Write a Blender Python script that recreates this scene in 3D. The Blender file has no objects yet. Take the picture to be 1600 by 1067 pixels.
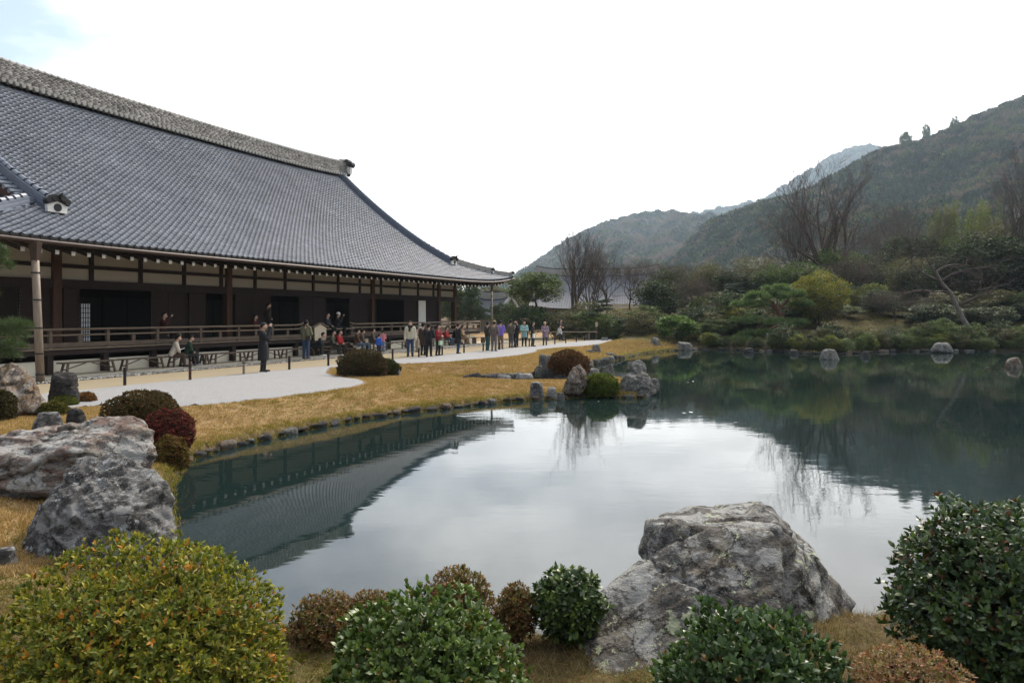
import bpy, bmesh, math, random
import numpy as np
from mathutils import Vector, Matrix
R = math.radians
sc = bpy.context.scene
COL = sc.collection
rnd = random.Random(7)
rng = np.random.default_rng(7)

# ------------------------------------------------------------ camera
FPX, H0, YH = 1130.0, 2.1, 492.0
cd = bpy.data.cameras.new('camera'); cam = bpy.data.objects.new('camera', cd); COL.objects.link(cam)
cd.sensor_width = 36; cd.sensor_fit = 'HORIZONTAL'; cd.lens = FPX / 1600 * 36
cd.shift_y = -(533.5 - YH) / 1600
cd.clip_start = 0.05; cd.clip_end = 6000
cam.location = (0, 0, H0); cam.rotation_euler = (R(90), 0, 0)
sc.camera = cam

# ------------------------------------------------------------ sky, sun, exposure
SUN_AZ, SUN_EL = R(26), R(44)          # azimuth clockwise from +Y (ahead and to the right)
w = bpy.data.worlds.new('World'); sc.world = w; w.use_nodes = True
nt = w.node_tree; nt.nodes.clear()
def wn(t, **k):
    n = nt.nodes.new(t)
    for a, b in k.items(): setattr(n, a, b)
    return n
sky = wn('ShaderNodeTexSky', sky_type='NISHITA', sun_disc=False, sun_elevation=SUN_EL, sun_rotation=SUN_AZ,
         altitude=80, air_density=1.0, dust_density=3.5, ozone_density=1.0)
tc = wn('ShaderNodeTexCoord')
sep = wn('ShaderNodeSeparateXYZ'); nt.links.new(tc.outputs['Generated'], sep.inputs[0])
zc = wn('ShaderNodeMath', operation='MAXIMUM'); nt.links.new(sep.outputs[2], zc.inputs[0]); zc.inputs[1].default_value = 0.0
za = wn('ShaderNodeMath', operation='ADD'); nt.links.new(zc.outputs[0], za.inputs[0]); za.inputs[1].default_value = 0.18
dx = wn('ShaderNodeMath', operation='DIVIDE'); nt.links.new(sep.outputs[0], dx.inputs[0]); nt.links.new(za.outputs[0], dx.inputs[1])
dy = wn('ShaderNodeMath', operation='DIVIDE'); nt.links.new(sep.outputs[1], dy.inputs[0]); nt.links.new(za.outputs[0], dy.inputs[1])
cmb = wn('ShaderNodeCombineXYZ'); nt.links.new(dx.outputs[0], cmb.inputs[0]); nt.links.new(dy.outputs[0], cmb.inputs[1])
cn = wn('ShaderNodeTexNoise'); nt.links.new(cmb.outputs[0], cn.inputs['Vector'])
cn.inputs['Scale'].default_value = 0.9; cn.inputs['Detail'].default_value = 6; cn.inputs['Roughness'].default_value = 0.55
cr = wn('ShaderNodeMapRange'); nt.links.new(cn.outputs[0], cr.inputs[0])
cr.inputs[1].default_value = 0.37; cr.inputs[2].default_value = 0.62; cr.inputs[3].default_value = 0.0; cr.inputs[4].default_value = 0.9
mx = wn('ShaderNodeMix', data_type='RGBA'); nt.links.new(cr.outputs[0], mx.inputs[0])
skb = wn('ShaderNodeMix', data_type='RGBA', blend_type='MULTIPLY'); skb.inputs[0].default_value = 1
nt.links.new(sky.outputs[0], skb.inputs[6]); skb.inputs[7].default_value = (1.8, 1.8, 1.8, 1)
nt.links.new(skb.outputs[2], mx.inputs[6])
# thin cloud lit from behind: brighter towards the sun
sv = Vector((math.sin(SUN_AZ) * math.cos(SUN_EL), math.cos(SUN_AZ) * math.cos(SUN_EL), math.sin(SUN_EL)))
dt = wn('ShaderNodeVectorMath', operation='DOT_PRODUCT'); nt.links.new(tc.outputs['Generated'], dt.inputs[0]); dt.inputs[1].default_value = sv
dm_ = wn('ShaderNodeMath', operation='MAXIMUM'); nt.links.new(dt.outputs['Value'], dm_.inputs[0]); dm_.inputs[1].default_value = 0.0
dp = wn('ShaderNodeMath', operation='POWER'); nt.links.new(dm_.outputs[0], dp.inputs[0]); dp.inputs[1].default_value = 2.0
dk = wn('ShaderNodeMath', operation='MULTIPLY_ADD'); nt.links.new(dp.outputs[0], dk.inputs[0]); dk.inputs[1].default_value = 4.1; dk.inputs[2].default_value = 0.55
cw = wn('ShaderNodeMix', data_type='RGBA', blend_type='MULTIPLY'); cw.inputs[0].default_value = 1; cw.inputs[6].default_value = (11.5, 11.3, 11.0, 1)
nt.links.new(dk.outputs[0], cw.inputs[7]); nt.links.new(cw.outputs[2], mx.inputs[7])
bg = wn('ShaderNodeBackground'); nt.links.new(mx.outputs[2], bg.inputs[0]); bg.inputs[1].default_value = 0.1
wo = wn('ShaderNodeOutputWorld'); nt.links.new(bg.outputs[0], wo.inputs[0])
sd_ = bpy.data.lights.new('sun', 'SUN'); sun = bpy.data.objects.new('sun', sd_); COL.objects.link(sun)
sd_.energy = 3.8; sd_.angle = R(7); sd_.color = (1.0, 0.90, 0.76)
sdir = Vector((math.sin(SUN_AZ) * math.cos(SUN_EL), math.cos(SUN_AZ) * math.cos(SUN_EL), math.sin(SUN_EL)))
sun.rotation_euler = sdir.to_track_quat('Z', 'Y').to_euler(); sun.location = sdir * 60
vs = sc.view_settings
vs.view_transform = 'Standard'; vs.look = 'None'; vs.gamma = 1.0; vs.exposure = 0.24; vs.use_curve_mapping = False
cy = sc.cycles
cy.use_denoising = True; cy.max_bounces = 8; cy.diffuse_bounces = 3; cy.glossy_bounces = 3
cy.transmission_bounces = 4; cy.volume_bounces = 1; cy.transparent_max_bounces = 8; cy.caustics_reflective = False; cy.caustics_refractive = False
cy.sample_clamp_indirect = 6.0

# ------------------------------------------------------------ helpers
def ray(x, y): return np.array([(x - 800) / FPX, 1.0, -(y - YH) / FPX])
def P(x, y, z):
    d = ray(x, y); t = (z - H0) / d[2]; return Vector((d[0] * t, t, z))
def PD(x, y, Y):
    d = ray(x, y); return Vector((d[0] * Y, Y, H0 + d[2] * Y))
TH0 = math.atan2(1298 - 800, FPX)                    # heading of the hall's long side
SA, CA = math.sin(TH0), math.cos(TH0)
def LW(s, d, z=0.0): return Vector((s * SA - d * CA, s * CA + d * SA, z))
def s_of(x, d): return d / math.tan(TH0 - math.atan((x - 800) / FPX))
SC0, DW = 31.35, 25.8                                # hall centre along its front, distance of the front wall

def tag(o, label=None, cat=None, group=None, kind=None):
    if label: o['label'] = label
    if cat: o['category'] = cat
    if group: o['group'] = group
    if kind: o['kind'] = kind
    return o
def link(o, parent=None):
    COL.objects.link(o)
    if parent is not None: o.parent = parent
    return o
def empty(name, loc=(0, 0, 0), rz=0.0, parent=None):
    o = bpy.data.objects.new(name, None); o.location = loc; o.rotation_euler = (0, 0, rz); o.empty_display_size = 0.2
    return link(o, parent)
def obj(name, me, parent=None, loc=None, rz=None, mat=None):
    o = bpy.data.objects.new(name, me); link(o, parent)
    if loc is not None: o.location = loc
    if rz is not None: o.rotation_euler = (0, 0, rz)
    if mat is not None and not me.materials: me.materials.append(mat)
    return o
def np_mesh(name, V, F, mat=None, smooth=False, col=None, uv=None):
    """V (N,3), F (M,k) uniform polygons"""
    V = np.asarray(V, np.float32); F = np.asarray(F, np.int32)
    me = bpy.data.meshes.new(name)
    me.vertices.add(len(V)); me.vertices.foreach_set('co', V.ravel())
    k = F.shape[1]
    me.loops.add(F.size); me.loops.foreach_set('vertex_index', F.ravel())
    me.polygons.add(len(F)); me.polygons.foreach_set('loop_start', np.arange(0, F.size, k, dtype=np.int32))
    if smooth: me.polygons.foreach_set('use_smooth', np.ones(len(F), bool))
    if col is not None:
        a = me.color_attributes.new('Col', 'FLOAT_COLOR', 'POINT')
        c = np.ones((len(V), 4), np.float32); c[:, :3] = col
        a.data.foreach_set('color', c.ravel())
    me.update(calc_edges=True); me.validate()
    if mat is not None: me.materials.append(mat)
    return me
class MB:
    """collects boxes, tubes and prisms; build() makes one mesh"""
    def __init__(s): s.v = []; s.f = []
    def add(s, vs, fs):
        b = len(s.v); s.v += [tuple(v) for v in vs]; s.f += [tuple(i + b for i in f) for f in fs]
    def box(s, a, b, M=None):
        (x0, y0, z0), (x1, y1, z1) = a, b
        vs = [Vector(v) for v in ((x0,y0,z0),(x1,y0,z0),(x1,y1,z0),(x0,y1,z0),(x0,y0,z1),(x1,y0,z1),(x1,y1,z1),(x0,y1,z1))]
        if M is not None: vs = [M @ v for v in vs]
        s.add(vs, [(0,3,2,1),(4,5,6,7),(0,1,5,4),(1,2,6,5),(2,3,7,6),(3,0,4,7)])
    def bar(s, p, q, w, h, up=(0, 0, 1)):
        p, q = Vector(p), Vector(q); d = (q - p).normalized(); u = Vector(up)
        r = d.cross(u).normalized() * (w / 2); u = r.cross(d).normalized() * (h / 2)
        vs = [p-r-u, p+r-u, p+r+u, p-r+u, q-r-u, q+r-u, q+r+u, q-r+u]
        s.add(vs, [(0,1,2,3),(5,4,7,6),(1,0,4,5),(2,1,5,6),(3,2,6,7),(0,3,7,4)])
    def tube(s, pts, rad, n=8, caps=True):
        pts = [Vector(p) for p in pts]
        if not hasattr(rad, '__len__'): rad = [rad] * len(pts)
        vs = []; fs = []; ref = Vector((0.31, 0.87, 0.38))
        for i, p in enumerate(pts):
            d = (pts[min(i + 1, len(pts) - 1)] - pts[max(i - 1, 0)])
            d = d.normalized() if d.length > 1e-9 else Vector((0, 0, 1))
            a = d.cross(ref)
            if a.length < 0.05: a = d.cross(Vector((1, 0, 0)))
            a.normalize(); b = d.cross(a)
            for k in range(n):
                t = 2 * math.pi * k / n; vs.append(p + (a * math.cos(t) + b * math.sin(t)) * rad[i])
        for i in range(len(pts) - 1):
            for k in range(n):
                k2 = (k + 1) % n; fs.append((i*n + k, i*n + k2, (i+1)*n + k2, (i+1)*n + k))
        if caps: fs += [tuple(range(n - 1, -1, -1)), tuple((len(pts)-1)*n + k for k in range(n))]
        s.add(vs, fs)
    def disc(s, c, ax, r, h, n=10):
        c = Vector(c); ax = Vector(ax).normalized(); s.tube([c, c + ax * h], r, n)
    def prism(s, poly, ext):
        n = len(poly); poly = [Vector(p) for p in poly]; ext = Vector(ext)
        s.add(poly + [p + ext for p in poly], [tuple(range(n-1, -1, -1)), tuple(range(n, 2*n))] +
              [(i, (i+1) % n, n + (i+1) % n, n + i) for i in range(n)])
    def mesh(s, name, mat=None, smooth=False):
        me = bpy.data.meshes.new(name); me.from_pydata(s.v, [], s.f); me.update()
        if smooth: me.polygons.foreach_set('use_smooth', np.ones(len(me.polygons), bool))
        if mat is not None: me.materials.append(mat)
        return me
    def build(s, name, mat, parent=None, smooth=False):
        return obj(name, s.mesh(name, mat, smooth), parent)
def smooth_by_angle(me, deg=35):
    bm = bmesh.new(); bm.from_mesh(me); lim = R(deg)
    for f in bm.faces: f.smooth = True
    for e in bm.edges: e.smooth = not (len(e.link_faces) == 2 and e.calc_face_angle(0) > lim)
    bm.to_mesh(me); bm.free()

# value noise, vectorised
def _h(i, j, k, s):
    n = (i.astype(np.int64) * 374761393 + j.astype(np.int64) * 668265263 + k.astype(np.int64) * 2147483647 + s * 1274126177) & 0x7fffffff
    n = ((n ^ (n >> 13)) * 1274126177) & 0x7fffffff
    return ((n ^ (n >> 16)) & 0xffff) / 32767.5 - 1.0
def noise3(p, s=0):
    p = np.asarray(p, float); i = np.floor(p).astype(np.int64); f = p - i; u = f * f * (3 - 2 * f); r = 0
    for a in (0, 1):
        for b in (0, 1):
            for c in (0, 1):
                wt = (u[..., 0] if a else 1 - u[..., 0]) * (u[..., 1] if b else 1 - u[..., 1]) * (u[..., 2] if c else 1 - u[..., 2])
                r = r + wt * _h(i[..., 0] + a, i[..., 1] + b, i[..., 2] + c, s)
    return r
def fbm(p, o=4, s=0, g=0.5):
    p = np.asarray(p, float); r = 0; a = 1.0
    for k in range(o): r = r + a * noise3(p, s + k); p = p * 2.03 + 7.1; a *= g
    return r
def ss(t): t = np.clip(t, 0, 1); return t * t * (3 - 2 * t)

# ------------------------------------------------------------ materials
MATS = {}
class NG:
    def __init__(s, name):
        s.m = bpy.data.materials.new(name); s.m.use_nodes = True; s.t = s.m.node_tree; s.t.nodes.clear()
        s.out = s.n('ShaderNodeOutputMaterial'); s.b = s.n('ShaderNodeBsdfPrincipled'); s.l(s.b.outputs[0], s.out.inputs[0]); MATS[name] = s.m
    def n(s, ty, **k):
        n = s.t.nodes.new(ty)
        for a, b in k.items(): setattr(n, a, b)
        return n
    def l(s, a, b): s.t.links.new(a, b)
    def vec(s, kind='Object', scale=(1, 1, 1), rot=(0, 0, 0)):
        c = s.n('ShaderNodeTexCoord'); m = s.n('ShaderNodeMapping'); s.l(c.outputs[kind], m.inputs[0]); m.inputs['Scale'].default_value = scale; m.inputs['Rotation'].default_value = rot
        return m.outputs[0]
    def noise(s, v, scale, detail=5, rough=0.55, dist=0.0):
        n = s.n('ShaderNodeTexNoise'); s.l(v, n.inputs['Vector']); n.inputs['Scale'].default_value = scale
        n.inputs['Detail'].default_value = detail; n.inputs['Roughness'].default_value = rough; n.inputs['Distortion'].default_value = dist
        return n.outputs[0]
    def vor(s, v, scale, feature='F1', out=0):
        n = s.n('ShaderNodeTexVoronoi', feature=feature); s.l(v, n.inputs['Vector']); n.inputs['Scale'].default_value = scale
        return n.outputs[out]
    def ramp(s, fac, stops):
        n = s.n('ShaderNodeValToRGB'); s.l(fac, n.inputs[0]); e = n.color_ramp.elements
        while len(e) < len(stops): e.new(0.5)
        for q, (p, c) in zip(e, stops): q.position = p; q.color = (c, c, c, 1) if not hasattr(c, '__len__') else tuple(c) + (1,)
        return n.outputs[0]
    def mix(s, f, a, b, mode='MIX'):
        n = s.n('ShaderNodeMix', data_type='RGBA', blend_type=mode)
        for q, val in ((0, f), (6, a), (7, b)):
            sock = n.inputs[q]
            if hasattr(val, 'links'): s.l(val, sock)
            elif hasattr(val, '__len__'): sock.default_value = tuple(val) + (1,)
            else: sock.default_value = val if q == 0 else (val, val, val, 1)
        return n.outputs[2]
    def math(s, op, a, b=0.0):
        n = s.n('ShaderNodeMath', operation=op)
        for i, val in enumerate((a, b)):
            if hasattr(val, 'links'): s.l(val, n.inputs[i])
            else: n.inputs[i].default_value = val
        return n.outputs[0]
    def set(s, color=None, rough=None, spec=None, bump=None, bdist=0.02, bstr=0.5, metal=None):
        for key, val in (('Base Color', color), ('Roughness', rough), ('Specular IOR Level', spec), ('Metallic', metal)):
            if val is None: continue
            if hasattr(val, 'links'): s.l(val, s.b.inputs[key])
            elif hasattr(val, '__len__'): s.b.inputs[key].default_value = tuple(val) + (1,)
            else: s.b.inputs[key].default_value = val
        if bump is not None:
            bn = s.n('ShaderNodeBump'); s.l(bump, bn.inputs['Height']); bn.inputs['Distance'].default_value = bdist; bn.inputs['Strength'].default_value = bstr
            s.l(bn.outputs[0], s.b.inputs['Normal'])
        return s.m
def attr(g, name): n = g.n('ShaderNodeAttribute'); n.attribute_name = name; return n
def orand(g): return g.n('ShaderNodeObjectInfo').outputs['Random']

def m_wood(name, c1, c2, sc_=(1, 1, 8), rough=0.75):
    g = NG(name); v = g.vec('Object', sc_); n = g.noise(v, 3.0, 6, 0.6, 0.6)
    return g.set(g.mix(g.ramp(n, [(0.3, 0.0), (0.7, 1.0)]), c1, c2), rough, 0.3, n, 0.01, 0.3)
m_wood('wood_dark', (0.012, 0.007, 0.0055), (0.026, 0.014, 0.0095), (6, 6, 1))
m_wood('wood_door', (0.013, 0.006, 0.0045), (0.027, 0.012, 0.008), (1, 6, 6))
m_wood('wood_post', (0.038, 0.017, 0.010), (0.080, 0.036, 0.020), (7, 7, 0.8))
m_wood('wood_rail', (0.13, 0.098, 0.070), (0.23, 0.175, 0.125), (0.8, 7, 7))
m_wood('wood_bench', (0.065, 0.047, 0.034), (0.13, 0.096, 0.07), (1, 7, 7))
m_wood('wood_sign', (0.42, 0.36, 0.26), (0.52, 0.45, 0.34), (3, 3, 3))
m_wood('wood_black', (0.014, 0.011, 0.010), (0.03, 0.024, 0.02), (6, 6, 1))
m_wood('bamboo', (0.15, 0.115, 0.085), (0.26, 0.21, 0.165), (8, 8, 0.7), 0.55)
m_wood('copper', (0.028, 0.017, 0.013), (0.055, 0.03, 0.021), (2, 2, 2), 0.5)
def m_plain(name, c, rough=0.8, var=0.15, scale=4.0, bump=0.0, spec=0.3):
    g = NG(name); n = g.noise(g.vec('Object'), scale, 5); c = np.array(c)
    col = g.mix(n, tuple(c * (1 - var)), tuple(np.minimum(c * (1 + var), 0.95)))
    return g.set(col, rough, spec, n if bump else None, bump, 0.5)
m_plain('plaster', (0.36, 0.325, 0.27), 0.9, 0.07, 1.5)
m_plain('plaster_white', (0.76, 0.75, 0.70), 0.85, 0.08, 3)
m_plain('plaster_base', (0.58, 0.535, 0.435), 0.9, 0.12, 1.2)
m_plain('platform_stone', (0.40, 0.365, 0.285), 0.9, 0.12, 2.5, 0.01)
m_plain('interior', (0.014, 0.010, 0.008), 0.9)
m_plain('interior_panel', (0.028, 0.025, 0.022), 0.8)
m_plain('shoji_paper', (0.72, 0.74, 0.76), 0.8, 0.03)
m_plain('white_paint', (0.78, 0.78, 0.76), 0.6, 0.04)
m_plain('black_metal', (0.012, 0.012, 0.013), 0.4)
m_plain('rope', (0.10, 0.09, 0.08), 0.8)
m_plain('dark_tile_end', (0.032, 0.030, 0.029), 0.75, 0.35, 9)
# roof tiles: blue-grey smoked clay, each piece a little different
g = NG('roof_tile'); n = g.noise(g.vec('Object'), 0.55, 6, 0.6); n2 = g.noise(g.vec('Object'), 9.0, 3)
a = attr(g, 'Col')
base = g.mix(g.ramp(n, [(0.35, 0.0), (0.7, 1.0)]), (0.108, 0.124, 0.156), (0.172, 0.188, 0.220))
base = g.mix(0.55, base, a.outputs['Color'], 'MULTIPLY'); base = g.mix(g.math('MULTIPLY', g.ramp(n2, [(0.55, 0.0), (0.75, 1.0)]), 0.25), base, (0.16, 0.15, 0.13))
g.set(base, 0.42, 0.5)
g = NG('roof_tile_single'); r0 = orand(g); n2 = g.noise(g.vec('Object'), 9.0, 3)
base = g.mix(r0, (0.084, 0.099, 0.125), (0.155, 0.171, 0.200)); base = g.mix(g.math('MULTIPLY', g.ramp(n2, [(0.55, 0.0), (0.75, 1.0)]), 0.25), base, (0.16, 0.15, 0.13))
g.set(base, 0.42, 0.5)
g = NG('ridge_tile'); n = g.noise(g.vec('Object', (0.5, 1, 2.5)), 1.6, 7, 0.65); a = attr(g, 'Col')
base = g.ramp(n, [(0.3, (0.135, 0.13, 0.122)), (0.5, (0.25, 0.245, 0.232)), (0.72, (0.35, 0.342, 0.32))])
g.set(g.mix(0.8, base, a.outputs['Color'], 'MULTIPLY'), 0.85, 0.2)
m_plain('hip_tile', (0.13, 0.152, 0.195), 0.4, 0.25, 3, 0, 0.5)
m_plain('hip_tile_pale', (0.32, 0.31, 0.285), 0.75, 0.25, 3)
# ground
g = NG('ground'); v = g.vec('Object'); a = attr(g, 'Col'); n1 = g.noise(v, 1.3, 6, 0.6); n2 = g.noise(v, 14.0, 5, 0.7); n3 = g.noise(v, 90.0, 3, 0.6)
dry = g.mix(g.ramp(n2, [(0.3, 0.0), (0.7, 1.0)]), (0.19, 0.122, 0.055), (0.39, 0.265, 0.125))
moss = g.mix(g.ramp(n2, [(0.32, 0.0), (0.68, 1.0)]), (0.040, 0.043, 0.013), (0.125, 0.115, 0.028))
moss = g.mix(g.ramp(n1, [(0.40, 0.0), (0.60, 1.0)]), moss, (0.070, 0.048, 0.028)); moss = g.mix(g.ramp(g.noise(v, 0.22, 5, 0.65), [(0.46, 0.0), (0.60, 0.85)]), moss, (0.040, 0.030, 0.020))
soil_shade = g.mix(n2, (0.012, 0.010, 0.007), (0.030, 0.024, 0.015))  # dark soil; along the far shore it stands in for bank shade
sepc = g.n('ShaderNodeSeparateColor'); g.l(a.outputs['Color'], sepc.inputs[0])
c = g.mix(sepc.outputs[0], dry, moss); c = g.mix(sepc.outputs[1], c, soil_shade)
g.set(c, 0.95, 0.15, g.math('ADD', n2, g.math('MULTIPLY', n3, 0.5)), 0.05, 0.8)
g = NG('gravel_white'); v = g.vec('Object'); n1 = g.noise(v, 45, 5, 0.8); n2 = g.noise(v, 1.2, 4)
g.set(g.mix(g.math('MULTIPLY', n2, 0.35), g.ramp(n1, [(0.3, (0.15, 0.15, 0.152)), (0.65, (0.315, 0.315, 0.315))]), (0.21, 0.206, 0.20)), 0.95, 0.2, n1, 0.02, 0.8)
g = NG('path_earth'); v = g.vec('Object'); n1 = g.noise(v, 60, 4, 0.7); n2 = g.noise(v, 0.8, 5)
g.set(g.mix(n2, g.mix(n1, (0.19, 0.155, 0.10), (0.28, 0.235, 0.158)), (0.26, 0.22, 0.15)), 0.95, 0.15, n1, 0.01, 0.5)
g = NG('pebble'); r0 = orand(g)
g.set(g.ramp(r0, [(0.0, (0.07, 0.072, 0.075)), (0.5, (0.19, 0.19, 0.18)), (1.0, (0.40, 0.39, 0.36))]), 0.7, 0.3)
# water: murky teal body under a rippled reflecting surface
g = NG('pond_water'); v = g.vec('Object')
w1 = g.noise(g.vec('Object', (0.55, 1.0, 1)), 1.6, 3, 0.5); w2 = g.noise(g.vec('Object', (0.6, 1.0, 1)), 9.0, 3, 0.55)
calm = g.ramp(g.noise(v, 0.09, 3), [(0.40, 0.35), (0.62, 1.0)])
hgt = g.math('MULTIPLY', g.math('ADD', w1, g.math('MULTIPLY', w2, 0.16)), calm)
g.set((0.0085, 0.0175, 0.0165), 0.02, 0.5, hgt, 0.035, 0.11); g.b.inputs['IOR'].default_value = 1.333
# foliage
def m_leaf(name, rough=0.5, trans=0.3, spec=0.4):
    g = NG(name); a = attr(g, 'Col'); r0 = orand(g)
    c = g.mix(g.math('MULTIPLY', r0, 0.5), a.outputs['Color'], g.mix(1.0, a.outputs['Color'], (0.62, 0.62, 0.55), 'MULTIPLY'))
    g.set(c, rough, spec); tr = g.n('ShaderNodeBsdfTranslucent'); g.l(g.mix(1.0, c, (1.0, 1.1, 0.55), 'MULTIPLY'), tr.inputs[0])
    ms = g.n('ShaderNodeMixShader'); ms.inputs[0].default_value = trans; g.l(g.b.outputs[0], ms.inputs[1]); g.l(tr.outputs[0], ms.inputs[2]); g.l(ms.outputs[0], g.out.inputs[0])
    return g.m
m_leaf('leaf', 0.55, 0.3, 0.22); m_leaf('leaf_matt', 0.8, 0.2, 0.08); m_leaf('leaf_glossy', 0.40, 0.2, 0.38); m_leaf('needle', 0.55, 0.2); m_leaf('dry_grass', 0.8, 0.25, 0.1)
m_leaf('forest', 0.8, 0.15, 0.1)
def m_bark(name, c1, c2):
    g = NG(name); v = g.vec('Object', (6, 6, 1.5)); n = g.noise(v, 2.5, 6, 0.65)
    return g.set(g.mix(g.ramp(n, [(0.35, 0.0), (0.65, 1.0)]), c1, c2), 0.9, 0.15, n, 0.03, 0.7)
m_bark('bark', (0.050, 0.038, 0.030), (0.10, 0.078, 0.060)); m_bark('bark_red', (0.10, 0.045, 0.028), (0.18, 0.085, 0.05)); m_bark('bark_pale', (0.07, 0.06, 0.052), (0.26, 0.24, 0.21))
m_bark('twig', (0.062, 0.048, 0.041), (0.115, 0.088, 0.074))
# rocks
def m_rock(name, dark, mid, pale, lichen, la=0.5, scale=1.0, warm=None, wa=0.0, streak=(1, 1, 3), rot=(0, 0, 0), pa=0.5, ca=0.8):
    g = NG(name); v = g.vec('Object'); vst = g.vec('Object', streak, rot)
    n1 = g.noise(vst, 3.2 * scale, 9, 0.70, 0.9); n2 = g.noise(vst, 11 * scale, 7, 0.72, 0.5); n3 = g.noise(v, 46 * scale, 5, 0.7)
    c = g.ramp(n1, [(0.34, dark), (0.50, mid), (0.64, pale)])
    if warm is not None: c = g.mix(g.math('MULTIPLY', g.ramp(g.noise(vst, 2.4 * scale, 7, 0.7, 1.2), [(0.49, 0.0), (0.58, 1.0)]), wa), c, warm)
    c = g.mix(g.ramp(n2, [(0.46, 0.0), (0.58, 0.7)]), c, dark)
    dis = g.n('ShaderNodeVectorMath', operation='ADD'); g.l(v, dis.inputs[0])
    nv = g.n('ShaderNodeTexNoise'); g.l(v, nv.inputs['Vector']); nv.inputs['Scale'].default_value = 6 * scale; nv.inputs['Detail'].default_value = 6; nv.inputs['Roughness'].default_value = 0.7
    scl = g.n('ShaderNodeVectorMath', operation='SCALE'); g.l(nv.outputs['Color'], scl.inputs[0]); scl.inputs['Scale'].default_value = 0.34 / scale; g.l(scl.outputs[0], dis.inputs[1])
    # pale crust in ragged patches, then yellow-green spots
    crust = g.math('ADD', g.math('MULTIPLY', g.noise(v, 3.4 * scale, 4, 0.5), 0.6), g.math('MULTIPLY', g.noise(v, 22 * scale, 7, 0.75), 0.4))
    c = g.mix(g.math('MULTIPLY', g.ramp(crust, [(0.515, 0.0), (0.545, 1.0)]), pa), c, pale)
    vo = g.vor(dis.outputs[0], 9.0 * scale); area = g.noise(v, 2.1 * scale, 4, 0.6)
    thr = g.math('MULTIPLY', g.ramp(area, [(0.42, 0.0), (0.66, 1.0)]), 0.52); grain = g.math('MULTIPLY', g.math('SUBTRACT', n3, 0.5), 0.5)
    spot = g.ramp(g.math('ADD', g.math('SUBTRACT', thr, vo), grain), [(0.0, 0.0), (0.07, 1.0)])
    c = g.mix(g.math('MULTIPLY', spot, la), c, lichen)
    cv = g.n('ShaderNodeTexVoronoi', feature='DISTANCE_TO_EDGE'); g.l(dis.outputs[0], cv.inputs['Vector']); cv.inputs['Scale'].default_value = 3.4 * scale
    crack = g.ramp(cv.outputs[0], [(0.0, 1.0), (0.035, 0.0)]); cm_ = g.math('MULTIPLY', g.math('MULTIPLY', crack, ca), g.ramp(g.noise(v, 4 * scale, 3), [(0.45, 0.0), (0.55, 1.0)]))
    c = g.mix(cm_, c, tuple(np.array(dark) * 0.45))
    c = g.mix(g.math('MULTIPLY', g.ramp(n3, [(0.5, 0.0), (0.75, 1.0)]), 0.35), c, pale)
    hh = g.math('SUBTRACT', g.math('ADD', g.math('MULTIPLY', n2, 0.8), g.math('MULTIPLY', n3, 0.4)), g.math('MULTIPLY', cm_, 1.2))
    return g.set(c, 0.92, 0.15, hh, 0.07, 1.0)
m_rock('rock_front', (0.045, 0.041, 0.040), (0.145, 0.139, 0.128), (0.42, 0.425, 0.41), (0.43, 0.46, 0.30), 0.95, 1.0, (0.18, 0.145, 0.095), 0.5, (1, 1, 2.2), (0.4, -0.6, 0.2), 0.6, 0.95)
m_rock('rock_grey', (0.048, 0.045, 0.043), (0.11, 0.105, 0.10), (0.36, 0.36, 0.352), (0.44, 0.46, 0.47), 0.9, 1.3, None, 0, (1, 1, 2.6), (0.5, 0.6, 0.3))
m_rock('rock_warm', (0.075, 0.060, 0.052), (0.24, 0.215, 0.19), (0.46, 0.465, 0.45), (0.40, 0.41, 0.32), 0.35, 1.0, (0.19, 0.095, 0.066), 0.7, (0.7, 0.7, 2.6), (0.2, 0.15, 0), 0.6, 0.7)
m_rock('rock_brown', (0.055, 0.042, 0.034), (0.17, 0.13, 0.10), (0.36, 0.33, 0.29), (0.34, 0.27, 0.17), 0.5, 0.9, (0.22, 0.13, 0.06), 0.7, (2.4, 1, 1), (0, 0.7, 0))
m_rock('rock_dark', (0.026, 0.024, 0.024), (0.05, 0.045, 0.044), (0.11, 0.11, 0.108), (0.16, 0.16, 0.14), 0.4, 1.2)
m_rock('rock_stone', (0.06, 0.055, 0.05), (0.15, 0.145, 0.13), (0.33, 0.33, 0.31), (0.26, 0.27, 0.18), 0.5, 1.6)
m_rock('rock_white', (0.12, 0.115, 0.11), (0.27, 0.265, 0.25), (0.45, 0.45, 0.44), (0.40, 0.41, 0.36), 0.4, 1.6)
m_plain('skin', (0.52, 0.33, 0.24), 0.6, 0.05)
def cloth(name, c):
    if name not in MATS: m_plain(name, c, 0.85, 0.22, 9, 0.004)
    return MATS[name]
M = MATS
HAZE = 0.00015
# ============================================================ terrain
pp = [(275,835),(266,795),(270,757),(285,732),(300,718),(345,703),(400,690),(480,672),(560,656),(640,645),(720,636),(780,629),(830,625),(880,623),(930,619),
      (965,622),(1000,622),(1018,612),(1012,604),(985,598),(955,595),(925,595),(890,600),(850,604),(800,606),(750,605),(715,601),(700,597),(725,594),(780,593),
      (840,592),(875,586),(905,577),(935,568),(968,561),(1003,553),(1050,548),(1095,546),(1140,547),(1200,549),(1270,553),(1310,554),(1380,550),(1460,549),
      (1540,549),(1600,550),(1750,556)]
POND = [(p.x, p.y) for p in (P(x, y, -0.65) for x, y in pp)]
POND += [(62, 40), (52, 22), (30, 10), (14, 6.4)]
POND += [(p.x, p.y) for p in (P(x, y, -0.65) for x, y in [(1640,1010),(1480,1010),(1370,985),(1250,1000),(1100,1005),(990,1010),(940,1015),(830,1022),(700,1015),(600,1015),(520,1018),(440,1005),(380,960),(320,885)])]
POND = np.array(POND)
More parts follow.
